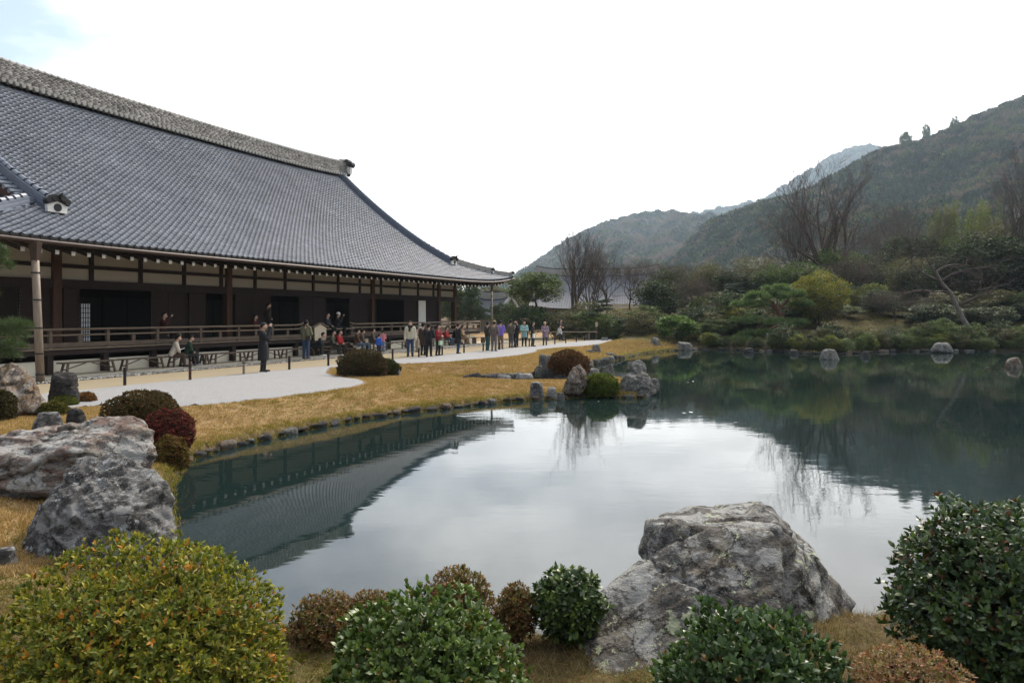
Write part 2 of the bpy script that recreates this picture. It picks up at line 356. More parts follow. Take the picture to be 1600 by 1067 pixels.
def poly_sd(X, Y, poly):
    X = np.asarray(X, float); Y = np.asarray(Y, float); best = np.full(X.shape, 1e9); ins = np.zeros(X.shape, bool)
    n = len(poly)
    for i in range(n):
        ax, ay = poly[i]; bx, by = poly[(i + 1) % n]; ex, ey = bx - ax, by - ay; L = ex * ex + ey * ey + 1e-12
        t = np.clip(((X - ax) * ex + (Y - ay) * ey) / L, 0, 1)
        best = np.minimum(best, (X - ax - t * ex) ** 2 + (Y - ay - t * ey) ** 2)
        c = ((ay > Y) != (by > Y)) & (X < ex * (Y - ay) / (ey if abs(ey) > 1e-9 else 1e-9) + ax); ins ^= c
    d = np.sqrt(best); return np.where(ins, -d, d)
def px_poly(l, z=0.0): return [(p.x, p.y) for p in (P(x, y, z) for x, y in l)]
GRAV_UP = [(-6, 19.3), (10, 19.3), (20, 19.2), (30, 18.9), (45, 18.5), (55, 18.3), (63, 17.6)]
glow = px_poly([(60,640),(150,634),(230,634),(300,634),(390,625),(480,614),(545,605),(575,598),(562,592),(530,588),(512,583),(518,574),(548,569),(590,569),(640,568),(700,565),(760,560),(810,555),(838,550),(842,546),(870,543),(905,541),(940,537),(950,534)])
GRAVEL = [tuple(LW(s, d).to_2d()) for s, d in GRAV_UP] + glow[::-1] + [tuple(LW(-6, 13).to_2d())]
GRAVEL = np.array(GRAVEL)
def ground_z(X, Y):
    X = np.asarray(X, float); Y = np.asarray(Y, float); sd = poly_sd(X, Y, POND)
    q = np.stack([X * 0.5, Y * 0.5, np.zeros_like(X)], -1); nz = fbm(q, 4, 3)
    T = np.full(X.shape, -0.03)
    nearw = ss((8.5 - np.hypot(X - .8, Y)) / 2.0)
    T = T * (1 - nearw) + nearw * (-0.25 + 0.34 * ss((4.3 - Y) / 2.2))
    far = ss((Y - 50) / 6) * ss((X - 5.5) / 7)
    T = T + far * (2.9 * ss((sd - 1.0) / 22) + 5.0 * ss((Y - 80) / 70)) + ss((Y - 66) / 80) * (1 - far) * 2.0
    T = T + 0.10 * ss((Y-57)/3)*ss((X-2)/4)
    dl = Y * SA - X * CA                     # distance towards the hall
    flat = np.clip(ss((dl - 16.0) / 2.0) * (1 - ss((Y - 60) / 6)), 0, 1)
    z = -0.65 + 0.17 * ss(sd / 0.25) + (T + 0.48) * ss((sd - 0.1) / (3.2 - 2.65 * nearw))
    z = z + nearw * ss(sd / .4) * 0.030 * fbm(np.stack([X * 4.5, Y * 4.5, 0 * X], -1), 4, 31, .6)
    z = z + nz * 0.035 * ss(sd / 0.6) * (1 - flat) + far * nz * 0.12 * ss((sd-.6) / 4)
    gi = poly_sd(X, Y, GRAVEL); wg = (1 - ss(gi / 1.3)) * ss((sd - .1) / .7); z = z * (1 - wg) - 0.012 * wg
    return np.where(sd < 0, -0.65 + np.maximum(sd * 0.8, -1.1), z)
ang = np.concatenate([np.linspace(-180, -62, 30, endpoint=False), np.linspace(-62, 62, 440, endpoint=False), np.linspace(62, 180, 30, endpoint=False)]) * math.pi / 180
rad = np.concatenate([[0.3], np.geomspace(0.7, 130, 330), np.geomspace(150, 1150, 16)])
A_, Rr = np.meshgrid(ang, rad); GX = Rr * np.sin(A_); GY = Rr * np.cos(A_)
GZ = ground_z(GX, GY)
sdg = poly_sd(GX, GY, POND)
far_m = (np.clip((GY - 46) / 5, 0, 1) * np.clip((GX - 4) / 3, 0, 1))
near_m = np.clip((9.0 - np.hypot(GX, GY)) / 2.5, 0, 1) * 0.85
edge_m = 0.55 * (1 - ss(sdg / 0.9))
na, nr = len(ang), len(rad)
idx = np.arange(na * nr).reshape(nr, na); i2 = np.roll(idx, -1, 1)
F = np.stack([idx[:-1], i2[:-1], i2[1:], idx[1:]], -1).reshape(-1, 4)[:, ::-1]
colr = np.stack([np.maximum.reduce([far_m, near_m, edge_m]), np.maximum(np.maximum((sdg < 0.16) * 0.9, far_m * np.clip(1 - (sdg - 1.2) / 2.5, 0, 1) * .95), np.clip((GY - 75) / 20, 0, 1) * 0.8), np.zeros_like(GX)], -1).reshape(-1, 3)  # green channel: dark soil, with shade painted along the far shore
V = np.stack([GX, GY, GZ], -1).reshape(-1, 3)
ground = tag(obj('ground', np_mesh('ground', V, F, M['ground'], True, colr)), kind='structure')
# pond water
wx = np.concatenate([np.linspace(-20, 70, 60)]); wy = np.linspace(4, 64, 50); WX, WY = np.meshgrid(wx, wy)
idx = np.arange(WX.size).reshape(WX.shape)
F = np.stack([idx[:-1, :-1], idx[:-1, 1:], idx[1:, 1:], idx[1:, :-1]], -1).reshape(-1, 4)
tag(obj('pond_water', np_mesh('pond_water', np.stack([WX, WY, np.full_like(WX, -0.65)], -1).reshape(-1, 3), F, M['pond_water'], True)), kind='structure')

def sheet(name, poly, z, mat, res=0.35, fn=None, crop=None):
    """flat sheet clipped to a polygon: grid triangulation of an n-gon"""
    bm = bmesh.new(); vs_ = [bm.verts.new((x, y, z)) for x, y in poly]; f = bm.faces.new(vs_)
    if f.normal.z < 0 or f.calc_area() and f.normal.z < 0: f.normal_flip()
    bmesh.ops.triangulate(bm, faces=bm.faces[:]); me = bpy.data.meshes.new(name); bm.normal_update()
    for q in bm.faces:
        if q.normal.z < 0: q.normal_flip()
    bm.to_mesh(me); bm.free(); me.materials.append(mat)
    return tag(obj(name, me), kind='structure')
PATH = [LW(s, d).to_2d() for s, d in ((-6, 22.0), (49.5, 22.0), (52, 24.0), (58, 26), (68, 26), (68, 19.5), (66, 17.2), (55, 18.2), (30, 18.5), (-6, 19.0))]
sheet('path', [tuple(p) for p in PATH], 0.0, M['path_earth'])
# raked white gravel, ridges as geometry
stp = 0.07
us = np.arange(2, 64, 0.3); vs2 = np.arange(9.0, 19.5, stp)
US, VS = np.meshgrid(us, vs2); X = US * SA - VS * CA; Y = US * CA + VS * SA
ins = poly_sd(X, Y, GRAVEL)
Z = 0.020 - 0.035 * ss((ins + 0.16) / 0.2) + 0.022 * np.sin(VS / 0.45 * 2 * math.pi) * (1 - ss((ins + 0.5) / 0.3)) + 0.006 * fbm(np.stack([X * 4, Y * 4, 0 * X], -1), 2)
idx = np.arange(X.size).reshape(X.shape)
F = np.stack([idx[:-1, :-1], idx[1:, :-1], idx[1:, 1:], idx[:-1, 1:]], -1).reshape(-1, 4)
keep = (ins.ravel()[F] < 0.06).all(1); F = F[keep]
uq, inv = np.unique(F, return_inverse=True)
V = np.stack([X, Y, Z], -1).reshape(-1, 3)[uq]
gme = np_mesh('gravel', V, inv.reshape(-1, 4), M['gravel_white'], True)
if gme.polygons[0].normal.z < 0: gme.flip_normals()
tag(obj('raked_gravel', gme), kind='structure')

# ============================================================ instancing for uncountable stuff
def lib(name, meshes):
    c = bpy.data.collections.new(name)
    for i, me in enumerate(meshes):
        o = bpy.data.objects.new('%s_piece_%02d' % (name, i), me); c.objects.link(o)
    return c
def scatter(name, pts, rots, scl, ids, coll, kind='stuff'):
    pts = np.asarray(pts, np.float32); n = len(pts)
    me = bpy.data.meshes.new(name); me.vertices.add(n); me.vertices.foreach_set('co', pts.ravel())
    for nm, ty, arr in (('rot', 'FLOAT_VECTOR', rots), ('scl', 'FLOAT_VECTOR', scl), ('pick', 'INT', ids)):
        a = me.attributes.new(nm, ty, 'POINT'); arr = np.asarray(arr)
        a.data.foreach_set('value' if ty == 'INT' else 'vector', arr.astype(np.int32 if ty == 'INT' else np.float32).ravel())
    o = obj(name, me); ng = bpy.data.node_groups.new(name, 'GeometryNodeTree')
    ng.interface.new_socket('Geometry', in_out='INPUT', socket_type='NodeSocketGeometry'); ng.interface.new_socket('Geometry', in_out='OUTPUT', socket_type='NodeSocketGeometry')
    gi = ng.nodes.new('NodeGroupInput'); go = ng.nodes.new('NodeGroupOutput')
    ci = ng.nodes.new('GeometryNodeCollectionInfo'); ci.inputs['Collection'].default_value = coll; ci.inputs['Separate Children'].default_value = True; ci.inputs['Reset Children'].default_value = True
    ip = ng.nodes.new('GeometryNodeInstanceOnPoints'); ip.inputs['Pick Instance'].default_value = True
    def na_(nm, ty):
        q = ng.nodes.new('GeometryNodeInputNamedAttribute'); q.data_type = ty; q.inputs[0].default_value = nm
        return [s for s in q.outputs if s.enabled and s.name == 'Attribute'][0]
    er = ng.nodes.new('FunctionNodeEulerToRotation'); ng.links.new(na_('rot', 'FLOAT_VECTOR'), er.inputs[0])
    ng.links.new(gi.outputs[0], ip.inputs['Points']); ng.links.new(ci.outputs[0], ip.inputs['Instance'])
    ng.links.new(na_('pick', 'INT'), ip.inputs['Instance Index']); ng.links.new(er.outputs[0], ip.inputs['Rotation']); ng.links.new(na_('scl', 'FLOAT_VECTOR'), ip.inputs['Scale'])
    ng.links.new(ip.outputs[0], go.inputs[0])
    md = o.modifiers.new('scatter', 'NODES'); md.node_group = ng
    return tag(o, kind=kind)

# leaf helpers ------------------------------------------------
def rand_unit(n, r=rng):
    v = r.normal(size=(n, 3)); return v / np.linalg.norm(v, axis=1, keepdims=True)
def norm(v): return v / (np.linalg.norm(v, axis=-1, keepdims=True) + 1e-9)
def quads(Pc, D, N, L, W, col):
    """diamond leaves: centre line from Pc along D, width across D x N"""
    S = norm(np.cross(D, N)); L = np.broadcast_to(L, (len(Pc),))[:, None]; W = np.broadcast_to(W, (len(Pc),))[:, None]
    mid = Pc + D * L * 0.45
    V = np.stack([Pc, mid + S * W * 0.5, Pc + D * L, mid - S * W * 0.5], 1).reshape(-1, 3)
    return V, np.arange(len(V)).reshape(-1, 4), np.repeat(col, 4, 0)
def blades(Pc, D, L, W, col, side=None):
    S = norm(np.cross(D, rand_unit(len(Pc)))) if side is None else side
    L = np.broadcast_to(L, (len(Pc),))[:, None]; W = np.broadcast_to(W, (len(Pc),))[:, None]
    V = np.stack([Pc - S * W * 0.5, Pc + S * W * 0.5, Pc + D * L], 1).reshape(-1, 3)
    return V, np.arange(len(V)).reshape(-1, 3), np.repeat(col, 3, 0)
def cvar(base, n, v=0.25, hue=0.08):
    base = np.array(base); k = 1 + v * rng.normal(size=(n, 1)); return np.clip(base * k * (1 + hue * rng.normal(size=(n, 3))), 0.004, 0.9)

# dry lawn tufts
def tuft(n, h, spread, pal, wd=0.008, tilt=0.9):
    r = rng.random(n); a = rng.random(n) * 6.283
    Pc = np.stack([np.cos(a) * np.sqrt(r) * spread, np.sin(a) * np.sqrt(r) * spread, np.full(n, -0.01)], 1)
    D = norm(np.stack([rng.normal(size=n) * tilt, rng.normal(size=n) * tilt, np.ones(n)], 1))
    pal = np.array(pal); col = pal[rng.integers(0, len(pal), n)] * (1 + 0.2 * rng.normal(size=(n, 1)))
    V, F, C = blades(Pc, D, h * (0.5 + 0.8 * rng.random(n)), wd, np.clip(col, .01, .9))
    return np_mesh('tuft', V, F, M['dry_grass'], False, C)
DRY = [(0.43, 0.268, 0.12), (0.50, 0.335, 0.17), (0.36, 0.205, 0.09), (0.54, 0.395, 0.225), (0.33, 0.235, 0.092), (0.40, 0.255, 0.11)]
GRN = [(0.20, 0.19, 0.035), (0.27, 0.23, 0.045), (0.34, 0.25, 0.06), (0.15, 0.15, 0.03)]
FG = [(0.12, 0.125, 0.03), (0.26, 0.18, 0.09), (0.20, 0.13, 0.07), (0.16, 0.16, 0.04), (0.33, 0.24, 0.14)]
grass_lib = lib('grass_tufts', [tuft(26, 0.065, 0.16, DRY, 0.012), tuft(26, 0.055, 0.17, DRY, 0.013), tuft(26, 0.075, 0.15, GRN, 0.012), tuft(22, 0.07, 0.14, GRN + DRY[:2], 0.012),
                                tuft(18, 0.06, 0.07, FG, 0.0045, 1.0), tuft(16, 0.09, 0.07, FG[:3] + [(0.30, 0.20, 0.11)], 0.004, 1.2), tuft(46, 0.022, 0.07, [(0.12, 0.115, 0.024), (0.17, 0.145, 0.03), (0.085, 0.088, 0.022)], 0.006, 1.4)])
n = 330000
X = rng.uniform(-24, 14, n); Y = rng.uniform(6.5, 58, n); sdp = poly_sd(X, Y, POND); gin = poly_sd(X, Y, GRAVEL); dl = Y * SA - X * CA
ok = (sdp > -0.02) & (gin > 0.05) & (dl < 18.2) & ((sdp < 9) | (Y < 20)) & (np.abs(X / Y) < 0.85)
ok &= rng.random(n) < np.clip(20 / Y, 0.25, 1)
ok &= ~((X > -1) & (Y < 20)) & ~((Y < 9) & (X > -4.5))
X, Y, sdp = X[ok], Y[ok], sdp[ok]
big = np.clip(Y / 22, 0.8, 2.0)
pk = np.where(rng.random(len(X)) < np.clip(np.maximum(1.15 - sdp * 1.4, .35 * (fbm(np.stack([X * .45, Y * .45, 0 * X], -1), 3, 61) > .45)), 0.06, 0.9), rng.integers(2, 4, len(X)), rng.integers(0, 2, len(X)))
scl = np.stack([big, big, 0.75 + 0.35 * rng.random(len(X))], -1)
tag(scatter('dry_grass', np.stack([X, Y, ground_z(X, Y)], -1), np.stack([np.zeros_like(X), np.zeros_like(X), rng.random(len(X)) * 6.28], -1), scl, pk, grass_lib),
    'golden dry lawn grass between the white gravel and the pond', 'grass')
# foreground grass and moss by the camera
n = 52000
X = rng.uniform(-5.5, 5, n); Y = rng.uniform(1.6, 7.2, n); sdp = poly_sd(X, Y, POND)
clump = fbm(np.stack([X * 1.6, Y * 1.6, 0 * X], -1), 3, 20)
ok = (sdp > 0.03) & ((clump > -0.15) | (rng.random(n) < 0.35)) & (np.abs(X / Y) < 0.9); X, Y, clump = X[ok], Y[ok], clump[ok]
pk = np.where(clump > -0.05 + 0.4 * rng.normal(size=len(X)), 6, rng.integers(4, 6, len(X)))
scl = np.repeat((0.6 + 0.8 * rng.random(len(X)))[:, None], 3, 1)
tag(scatter('bank_grass', np.stack([X, Y, ground_z(X, Y)], -1), np.stack([np.zeros_like(X), np.zeros_like(X), rng.random(len(X)) * 6.28], -1), scl, pk, grass_lib),
    'short moss and withered grass on the near bank between the shrubs', 'grass')
# far bank moss tufts
n = 24000
X = rng.uniform(8, 62, n); Y = rng.uniform(50, 78, n); sdp = poly_sd(X, Y, POND); ok = (sdp > 0.35) & (X / Y < 0.85); X, Y = X[ok], Y[ok]
tag(scatter('moss_carpet', np.stack([X, Y, ground_z(X, Y)], -1), np.stack([np.zeros_like(X), np.zeros_like(X), rng.random(len(X)) * 6.28], -1),
            np.repeat((2.6 + 1.5 * rng.random(len(X)))[:, None], 3, 1) * np.array([1, 1, 0.55]), np.where(rng.random(len(X)) < 0.93, 6, rng.integers(2, 4, len(X))), grass_lib),
    'yellow green moss covering the slope of the far bank', 'moss')

# fallen leaves and twigs on the near bank
n = 5200
X = rng.uniform(-4.5, 4.5, n); Y = rng.uniform(2.2, 6.4, n); ok = poly_sd(X, Y, POND) > .05; X, Y = X[ok], Y[ok]; n = len(X); Zg = ground_z(X, Y) + .012
D = norm(np.stack([rng.normal(size=n), rng.normal(size=n), .25 * rng.normal(size=n)], 1)); N = norm(np.stack([.5 * rng.normal(size=n), .5 * rng.normal(size=n), np.ones(n)], 1)); pal = np.array([(.17, .085, .04), (.11, .06, .035), (.24, .14, .07), (.075, .05, .035), (.20, .10, .03)])
V, F, C = quads(np.stack([X, Y, Zg], 1), D, N, .018 + .03 * rng.random(n), np.where(rng.random(n) < .4, .003, .014), pal[rng.integers(0, 5, n)] * (1 + .2 * rng.normal(size=(n, 1))).clip(.4, 1.6))
tag(obj('leaf_litter', np_mesh('leaf_litter', V, F, M['leaf_matt'], False, C)), 'brown fallen leaves and twigs scattered on the near bank', 'leaf litter', kind='stuff')
# ============================================================ the hall
HALL = empty('temple_hall', LW(SC0, DW, 0), math.pi / 2 - TH0)
tag(HALL, 'long wooden temple hall with blue grey tiled hip and gable roof beside the pond', 'temple hall')
EX, EY, RY = 19.7, -3.4, 9.3             # eave half length, eave line, ridge line (local)
TR = RY - EY
def lx(px, d): return s_of(px, d) - SC0
def sori(x, t):
    a = np.abs(x) / EX; return np.where(np.asarray(x) > 0, 0.55, 0.12) * np.clip(a, 0, 1.02) ** 7 * np.clip(1 - np.asarray(t) / 7.0, 0, 1)
def prof(t): return 4.5 + 0.4 * t + 0.0197 * t * t
def roof_pt(x, t): return np.stack([np.asarray(x, float) + 0 * t, EY + np.asarray(t, float) + 0 * x, prof(t) + sori(x, t) + 0.3 * (np.abs(x) / 15.0) ** 3 * np.clip((t - 5) / 7.7, 0, 1) * (np.abs(x) < 16)], -1)
KX, TH_ = 14.9, 3.2                        # gable edge, top of the hip
def lim(t): return np.where(t < TH_, EX - t * (EX - KX) / TH_, KX)
roof = None
# sub-roof sheets (boards below the tiles)
mb_roof = MB()
ts = [0, 0.8, 1.6, 2.4, 3.2, 5, 7, 9, 11, TR]
def strip(side):
    rows = []
    for t in ts:
        L = float(lim(np.array(t))); xs = np.concatenate([np.linspace(-L, -L * 0.7, 12), np.linspace(-L * 0.7, L * 0.7, 8)[1:-1], np.linspace(L * 0.7, L, 12)])
        p = roof_pt(xs, np.full_like(xs, t)); p[:, 2] -= 0.05
        if side: p[:, 1] = 2 * RY - p[:, 1]
        rows.append(p)
    n = rows[0].shape[0]; vs_ = np.concatenate(rows); fs = []
    for i in range(len(rows) - 1):
        for k in range(n - 1):
            q = (i*n+k, i*n+k+1, (i+1)*n+k+1, (i+1)*n+k); fs.append(q if not side else q[::-1])
    mb_roof.add(vs_, fs)
strip(0); strip(1)
def side_pt(y, w_, sg):
    t = w_ * TH_ / (EX - KX); yc = np.minimum(np.asarray(y) - EY, (2 * RY - EY) - np.asarray(y)); e = 0.55 * np.clip(1 - yc / 9.0, 0, 1) ** 4 * np.clip(1 - t / 7, 0, 1) * (1 if sg > 0 else 0.22)
    return np.stack([sg * (EX - np.asarray(w_, float)) + 0 * y, np.asarray(y, float) + 0 * w_, prof(t) + e], -1)
for sg in (1, -1):
    rows = []
    for w_ in np.linspace(0, EX - KX, 6):
        t = w_ * TH_ / (EX - KX); ys = np.linspace(EY + t, 2 * RY - EY - t, 24); p = side_pt(ys, np.full_like(ys, w_), sg); p[:, 2] -= 0.05; rows.append(p)
    vs_ = np.concatenate(rows); mb_roof.add(vs_, [((i*24+k, i*24+k+1, (i+1)*24+k+1, (i+1)*24+k) if sg > 0 else (i*24+k, (i+1)*24+k, (i+1)*24+k+1, i*24+k+1)) for i in range(5) for k in range(23)])
roof = mb_roof.build('roof', M['dark_tile_end'], HALL)
# pantiles
PIT, CRS = 0.30, 0.275
prof_u = np.array([(-.5, .030), (-.32, -.004), (0, -.014), (.2, -.002), (.36, .036), (.5, .040)])
tw, tl = 0.305, 0.32
lo = np.stack([prof_u[:, 0] * tw, np.zeros(6), prof_u[:, 1] + 0.042], -1); hi = np.stack([prof_u[:, 0] * tw, np.full(6, tl), prof_u[:, 1] + 0.0], -1)
lob = lo + np.array([0, 0.010, -0.040])
TV = np.concatenate([lo, hi, lob]); TF = np.array([(i, i+1, 6+i+1, 6+i) for i in range(5)] + [(12+i, 12+i+1, i+1, i) for i in range(5)])
def frames(o, ex, ey):
    ex = norm(ex); ey = norm(ey); ez = norm(np.cross(ex, ey)); ex = norm(np.cross(ey, ez)); return np.stack([ex, ey, ez], -1)
tt = np.linspace(0, TR, 2000); arc = np.concatenate([[0], np.cumsum(np.hypot(np.diff(tt), np.diff(prof(tt))))])
rows_t = np.interp(np.arange(0.0, arc[-1] - 0.5, CRS), arc, tt)
cx_ = np.arange(-EX + 0.15, EX, PIT); CXg, CTg = np.meshgrid(cx_, rows_t); CXg = CXg.ravel(); CTg = CTg.ravel()
ok = np.abs(CXg) < lim(CTg) - 0.05; CXg, CTg = CXg[ok], CTg[ok]
o_ = roof_pt(CXg, CTg); ex = roof_pt(CXg + 0.05, CTg) - roof_pt(CXg - 0.05, CTg); ey = roof_pt(CXg, CTg + 0.08) - roof_pt(CXg, CTg - 0.02)
Fm = frames(o_, ex, ey)
jit = rng.normal(size=(len(o_), 3)) * np.array([0.003, 0.004, 0.003]); o_ = o_ + jit
mw = np.array(HALL.location)[None]; cz, szn = math.cos(HALL.rotation_euler[2]), math.sin(HALL.rotation_euler[2])
Wx = mw[0, 0] + o_[:, 0] * cz - o_[:, 1] * szn; Wy = mw[0, 1] + o_[:, 0] * szn + o_[:, 1] * cz
pxs = 800 + FPX * Wx / Wy; dist = np.hypot(Wx, Wy)
cand = np.where((pxs > 5) & (CTg > 0.1))[0]; singles = cand[np.argsort(dist[cand])[:300]]
rest = np.setdiff1d(np.arange(len(o_)), singles)
def tiles_mesh(name, O, Fr, mat):
    V = np.einsum('nij,kj->nki', Fr, TV) + O[:, None, :]; nV = len(TV)
    F = (TF[None] + (np.arange(len(O)) * nV)[:, None, None]).reshape(-1, 4)
    c = np.repeat((np.clip(0.86 + 0.17 * rng.normal(size=(len(O), 1)), 0.5, 1.3) * np.where(rng.random((len(O), 1)) < .03, 1.35, 1.0) * (1 + .16 * fbm(O * np.array([.35, .12, .12]), 3, 77))[:, None]) * np.ones((1, 3)), nV, 0)
    return np_mesh(name, V.reshape(-1, 3), F, mat, False, c)
tag(obj('roof_tiles', tiles_mesh('roof_tiles', o_[rest], Fm[rest], M['roof_tile']), roof), kind='stuff')
tile_me = np_mesh('roof_tile', TV, TF, M['roof_tile_single'])
for i in singles:
    o = obj('roof_tile', tile_me, roof); m4 = Matrix([list(Fm[i][r]) + [o_[i][r]] for r in range(3)] + [[0, 0, 0, 1]]); o.matrix_basis = m4
for sg in (1, -1):                          # side slopes
    ys = np.arange(EY + .2, 2 * RY - EY, PIT); ws = np.arange(0, EX - KX - .1, CRS * 0.92); YY, WW = [q.ravel() for q in np.meshgrid(ys, ws)]
    t = WW * TH_ / (EX - KX); ok = (YY > EY + t) & (YY < 2 * RY - EY - t); YY, WW = YY[ok], WW[ok]
    O = side_pt(YY, WW, sg); e1 = (side_pt(YY + .05, WW, sg) - side_pt(YY - .05, WW, sg)) * sg; e2 = side_pt(YY, WW + .1, sg) - side_pt(YY, WW, sg)
    tag(obj('roof_tiles', tiles_mesh('roof_tiles', O, frames(O, e1, e2), M['roof_tile']), roof), kind='stuff')
# eave end tiles (round discs under each column)
mb = MB(); mb.disc((0, -0.02, -0.035), (0, -1, 0), 0.055, 0.05, 8); mb.box((-0.15, -0.03, -0.075), (0.15, 0.0, -0.02)); em = mb.mesh('eave_tile', M['dark_tile_end'])
for x in cx_:
    p = roof_pt(np.array(x + 0.13), np.array(0.0)); obj('eave_tile', em, roof, p)
# ridges ------------------------------------------------------
def boxes_np(name, C, Hs, cols, mat, parent, rot=None):
    k = np.array([(-1,-1,-1),(1,-1,-1),(1,1,-1),(-1,1,-1),(-1,-1,1),(1,-1,1),(1,1,1),(-1,1,1)], float)
    f = np.array([(0,3,2,1),(4,5,6,7),(0,1,5,4),(1,2,6,5),(2,3,7,6),(3,0,4,7)])
    L = k[None] * np.asarray(Hs)[:, None, :]
    if rot is not None: L = np.einsum('nij,nkj->nki', rot, L)
    V = L + np.asarray(C)[:, None, :]; F = (f[None] + (np.arange(len(C)) * 8)[:, None, None]).reshape(-1, 4)
    return obj(name, np_mesh(name, V.reshape(-1, 3), F, mat, False, np.repeat(cols, 8, 0)), parent)
def rz_(x): return prof(TR) + 0.3 * np.abs(x / 15.0) ** 3 - 0.1
ridge = MB()
xs = np.linspace(-15.2, 15.2, 41)
for a, b in zip(xs[:-1], xs[1:]): ridge.bar((a, RY, rz_(a) + 0.5), (b, RY, rz_(b) + 0.5), 0.5, 1.0)
ridge = ridge.build('ridge', M['dark_tile_end'], HALL)
C, Hh, cc = [], [], []
for k in range(11):
    x = -15.2 + (k % 2) * 0.17
    hw = 0.46 - 0.013 * k
    while x < 15.2:
        L = 0.30 + 0.08 * rng.random(); 
        for sy in (-1, 1):
            C.append((x + L / 2, RY + sy * (hw - 0.10) + 0.008 * rng.normal(), rz_(x) + 0.16 + k * 0.085)); Hh.append((L / 2 - 0.006, 0.11, 0.036 if k else 0.045)); cc.append([max(0.3, 0.85 + 0.22 * rng.normal())] * 3)
        x += L
tag(boxes_np('ridge_course', C, Hh, np.array(cc), M['ridge_tile'], ridge), kind='stuff')
mb = MB(); mb.tube([(0, 0, 0), (0.30, 0, 0)], [0.13, 0.115], 8); mb.tube([(-0.03, 0, 0), (0.05, 0, 0)], 0.145, 8)
capm = mb.mesh('ridge_cap', M['hip_tile_pale'])
mb = MB(); mb.disc((0, 0, 0), (0, -1, 0), 0.10, 0.22, 10); dm = mb.mesh('ridge_end_tile', M['hip_tile_pale'])
for x in np.arange(-15.2, 15.1, 0.33): obj('ridge_cap', capm, ridge, (x, RY, rz_(x) + 1.11))
for x in np.arange(-15.0, 15.1, 0.30): obj('ridge_end_tile', dm, ridge, (x, RY - 0.36, rz_(x) + 0.06))
def oni(parent, loc, rz, sc_=1.0, pale=True):
    """ridge-end ornament: plaster face with dark disc, side scrolls, roll tile on top"""
    e = MB(); w_, h = 0.30 * sc_, 0.36 * sc_
    e.prism([(-w_, 0, 0), (w_, 0, 0), (w_ * 1.05, 0, h * .6), (0, 0, h), (-w_ * 1.05, 0, h * .6)], (0, -0.12 * sc_, 0))
    o = e.build('ridge_ornament', M['plaster_white' if pale else 'hip_tile'], parent); o.location = loc; o.rotation_euler = (0, 0, rz)
    d = MB(); d.disc((0, -0.12 * sc_, h * .42), (0, -1, 0), 0.12 * sc_, 0.03, 12)
    for sx in (-1, 1):
        d.bar((0, -0.08 * sc_, h * 1.08), (sx * w_ * 1.15, -0.08 * sc_, h * .72), 0.2 * sc_, 0.07 * sc_)
        d.disc((sx * w_ * 0.95, 0.0, h * 0.95), (0, -1, 0), 0.10 * sc_, 0.2 * sc_, 8); d.disc((sx * w_ * 0.45, 0.0, h * 1.22), (0, -1, 0), 0.10 * sc_, 0.22 * sc_, 8)
        d.disc((sx * w_ * 0.55, 0.05, -0.02), (0, -1, 0), 0.07 * sc_, 0.15 * sc_, 8)
    d.tube([(0, 0.1, h * 1.25), (0, -0.25 * sc_, h * 1.36), (0, -0.36 * sc_, h * 1.62)], [0.06 * sc_, 0.06 * sc_, 0.02 * sc_], 7)
    q = d.build('ornament_tile', M['dark_tile_end'], parent); q.location = loc; q.rotation_euler = (0, 0, rz)
def descending(path, parent_name, mat, hgt, hw, layers):
    """small ridge that follows a path of points down the roof"""
    base = MB(); P_ = [Vector(p) for p in path]
    for a, b in zip(P_[:-1], P_[1:]):
        for k in range(layers):
            z = hgt * (k + 0.5) / layers; wd = 2 * (hw - 0.05 * k / layers - (0.018 if k % 2 else 0)); up = Vector((0, 0, z)); base.bar(a + up, b + up, wd, hgt / layers * 1.02)
    o = base.build(parent_name, M[mat], HALL)
    L = 0; cap = MB(); cap.tube([(0, 0, 0), (0.36, 0, 0)], [0.115, 0.10], 8); cap.tube([(0, 0, 0), (0.06, 0, 0)], 0.128, 8); cm = cap.mesh('ridge_cap', M[mat])
    for a, b in zip(P_[:-1], P_[1:]):
        n = max(1, int((b - a).length / 0.30)); d = (b - a); rot = d.to_track_quat('X', 'Z').to_matrix().to_4x4()
        for i in range(n):
            c = obj('ridge_cap', cm, o); p = b - d * ((i + 1) / n - 0.0) ; c.matrix_basis = Matrix.Translation(p + d / n + Vector((0, 0, hgt + 0.02))) @ (-d).to_track_quat('X', 'Z').to_matrix().to_4x4()
    return o
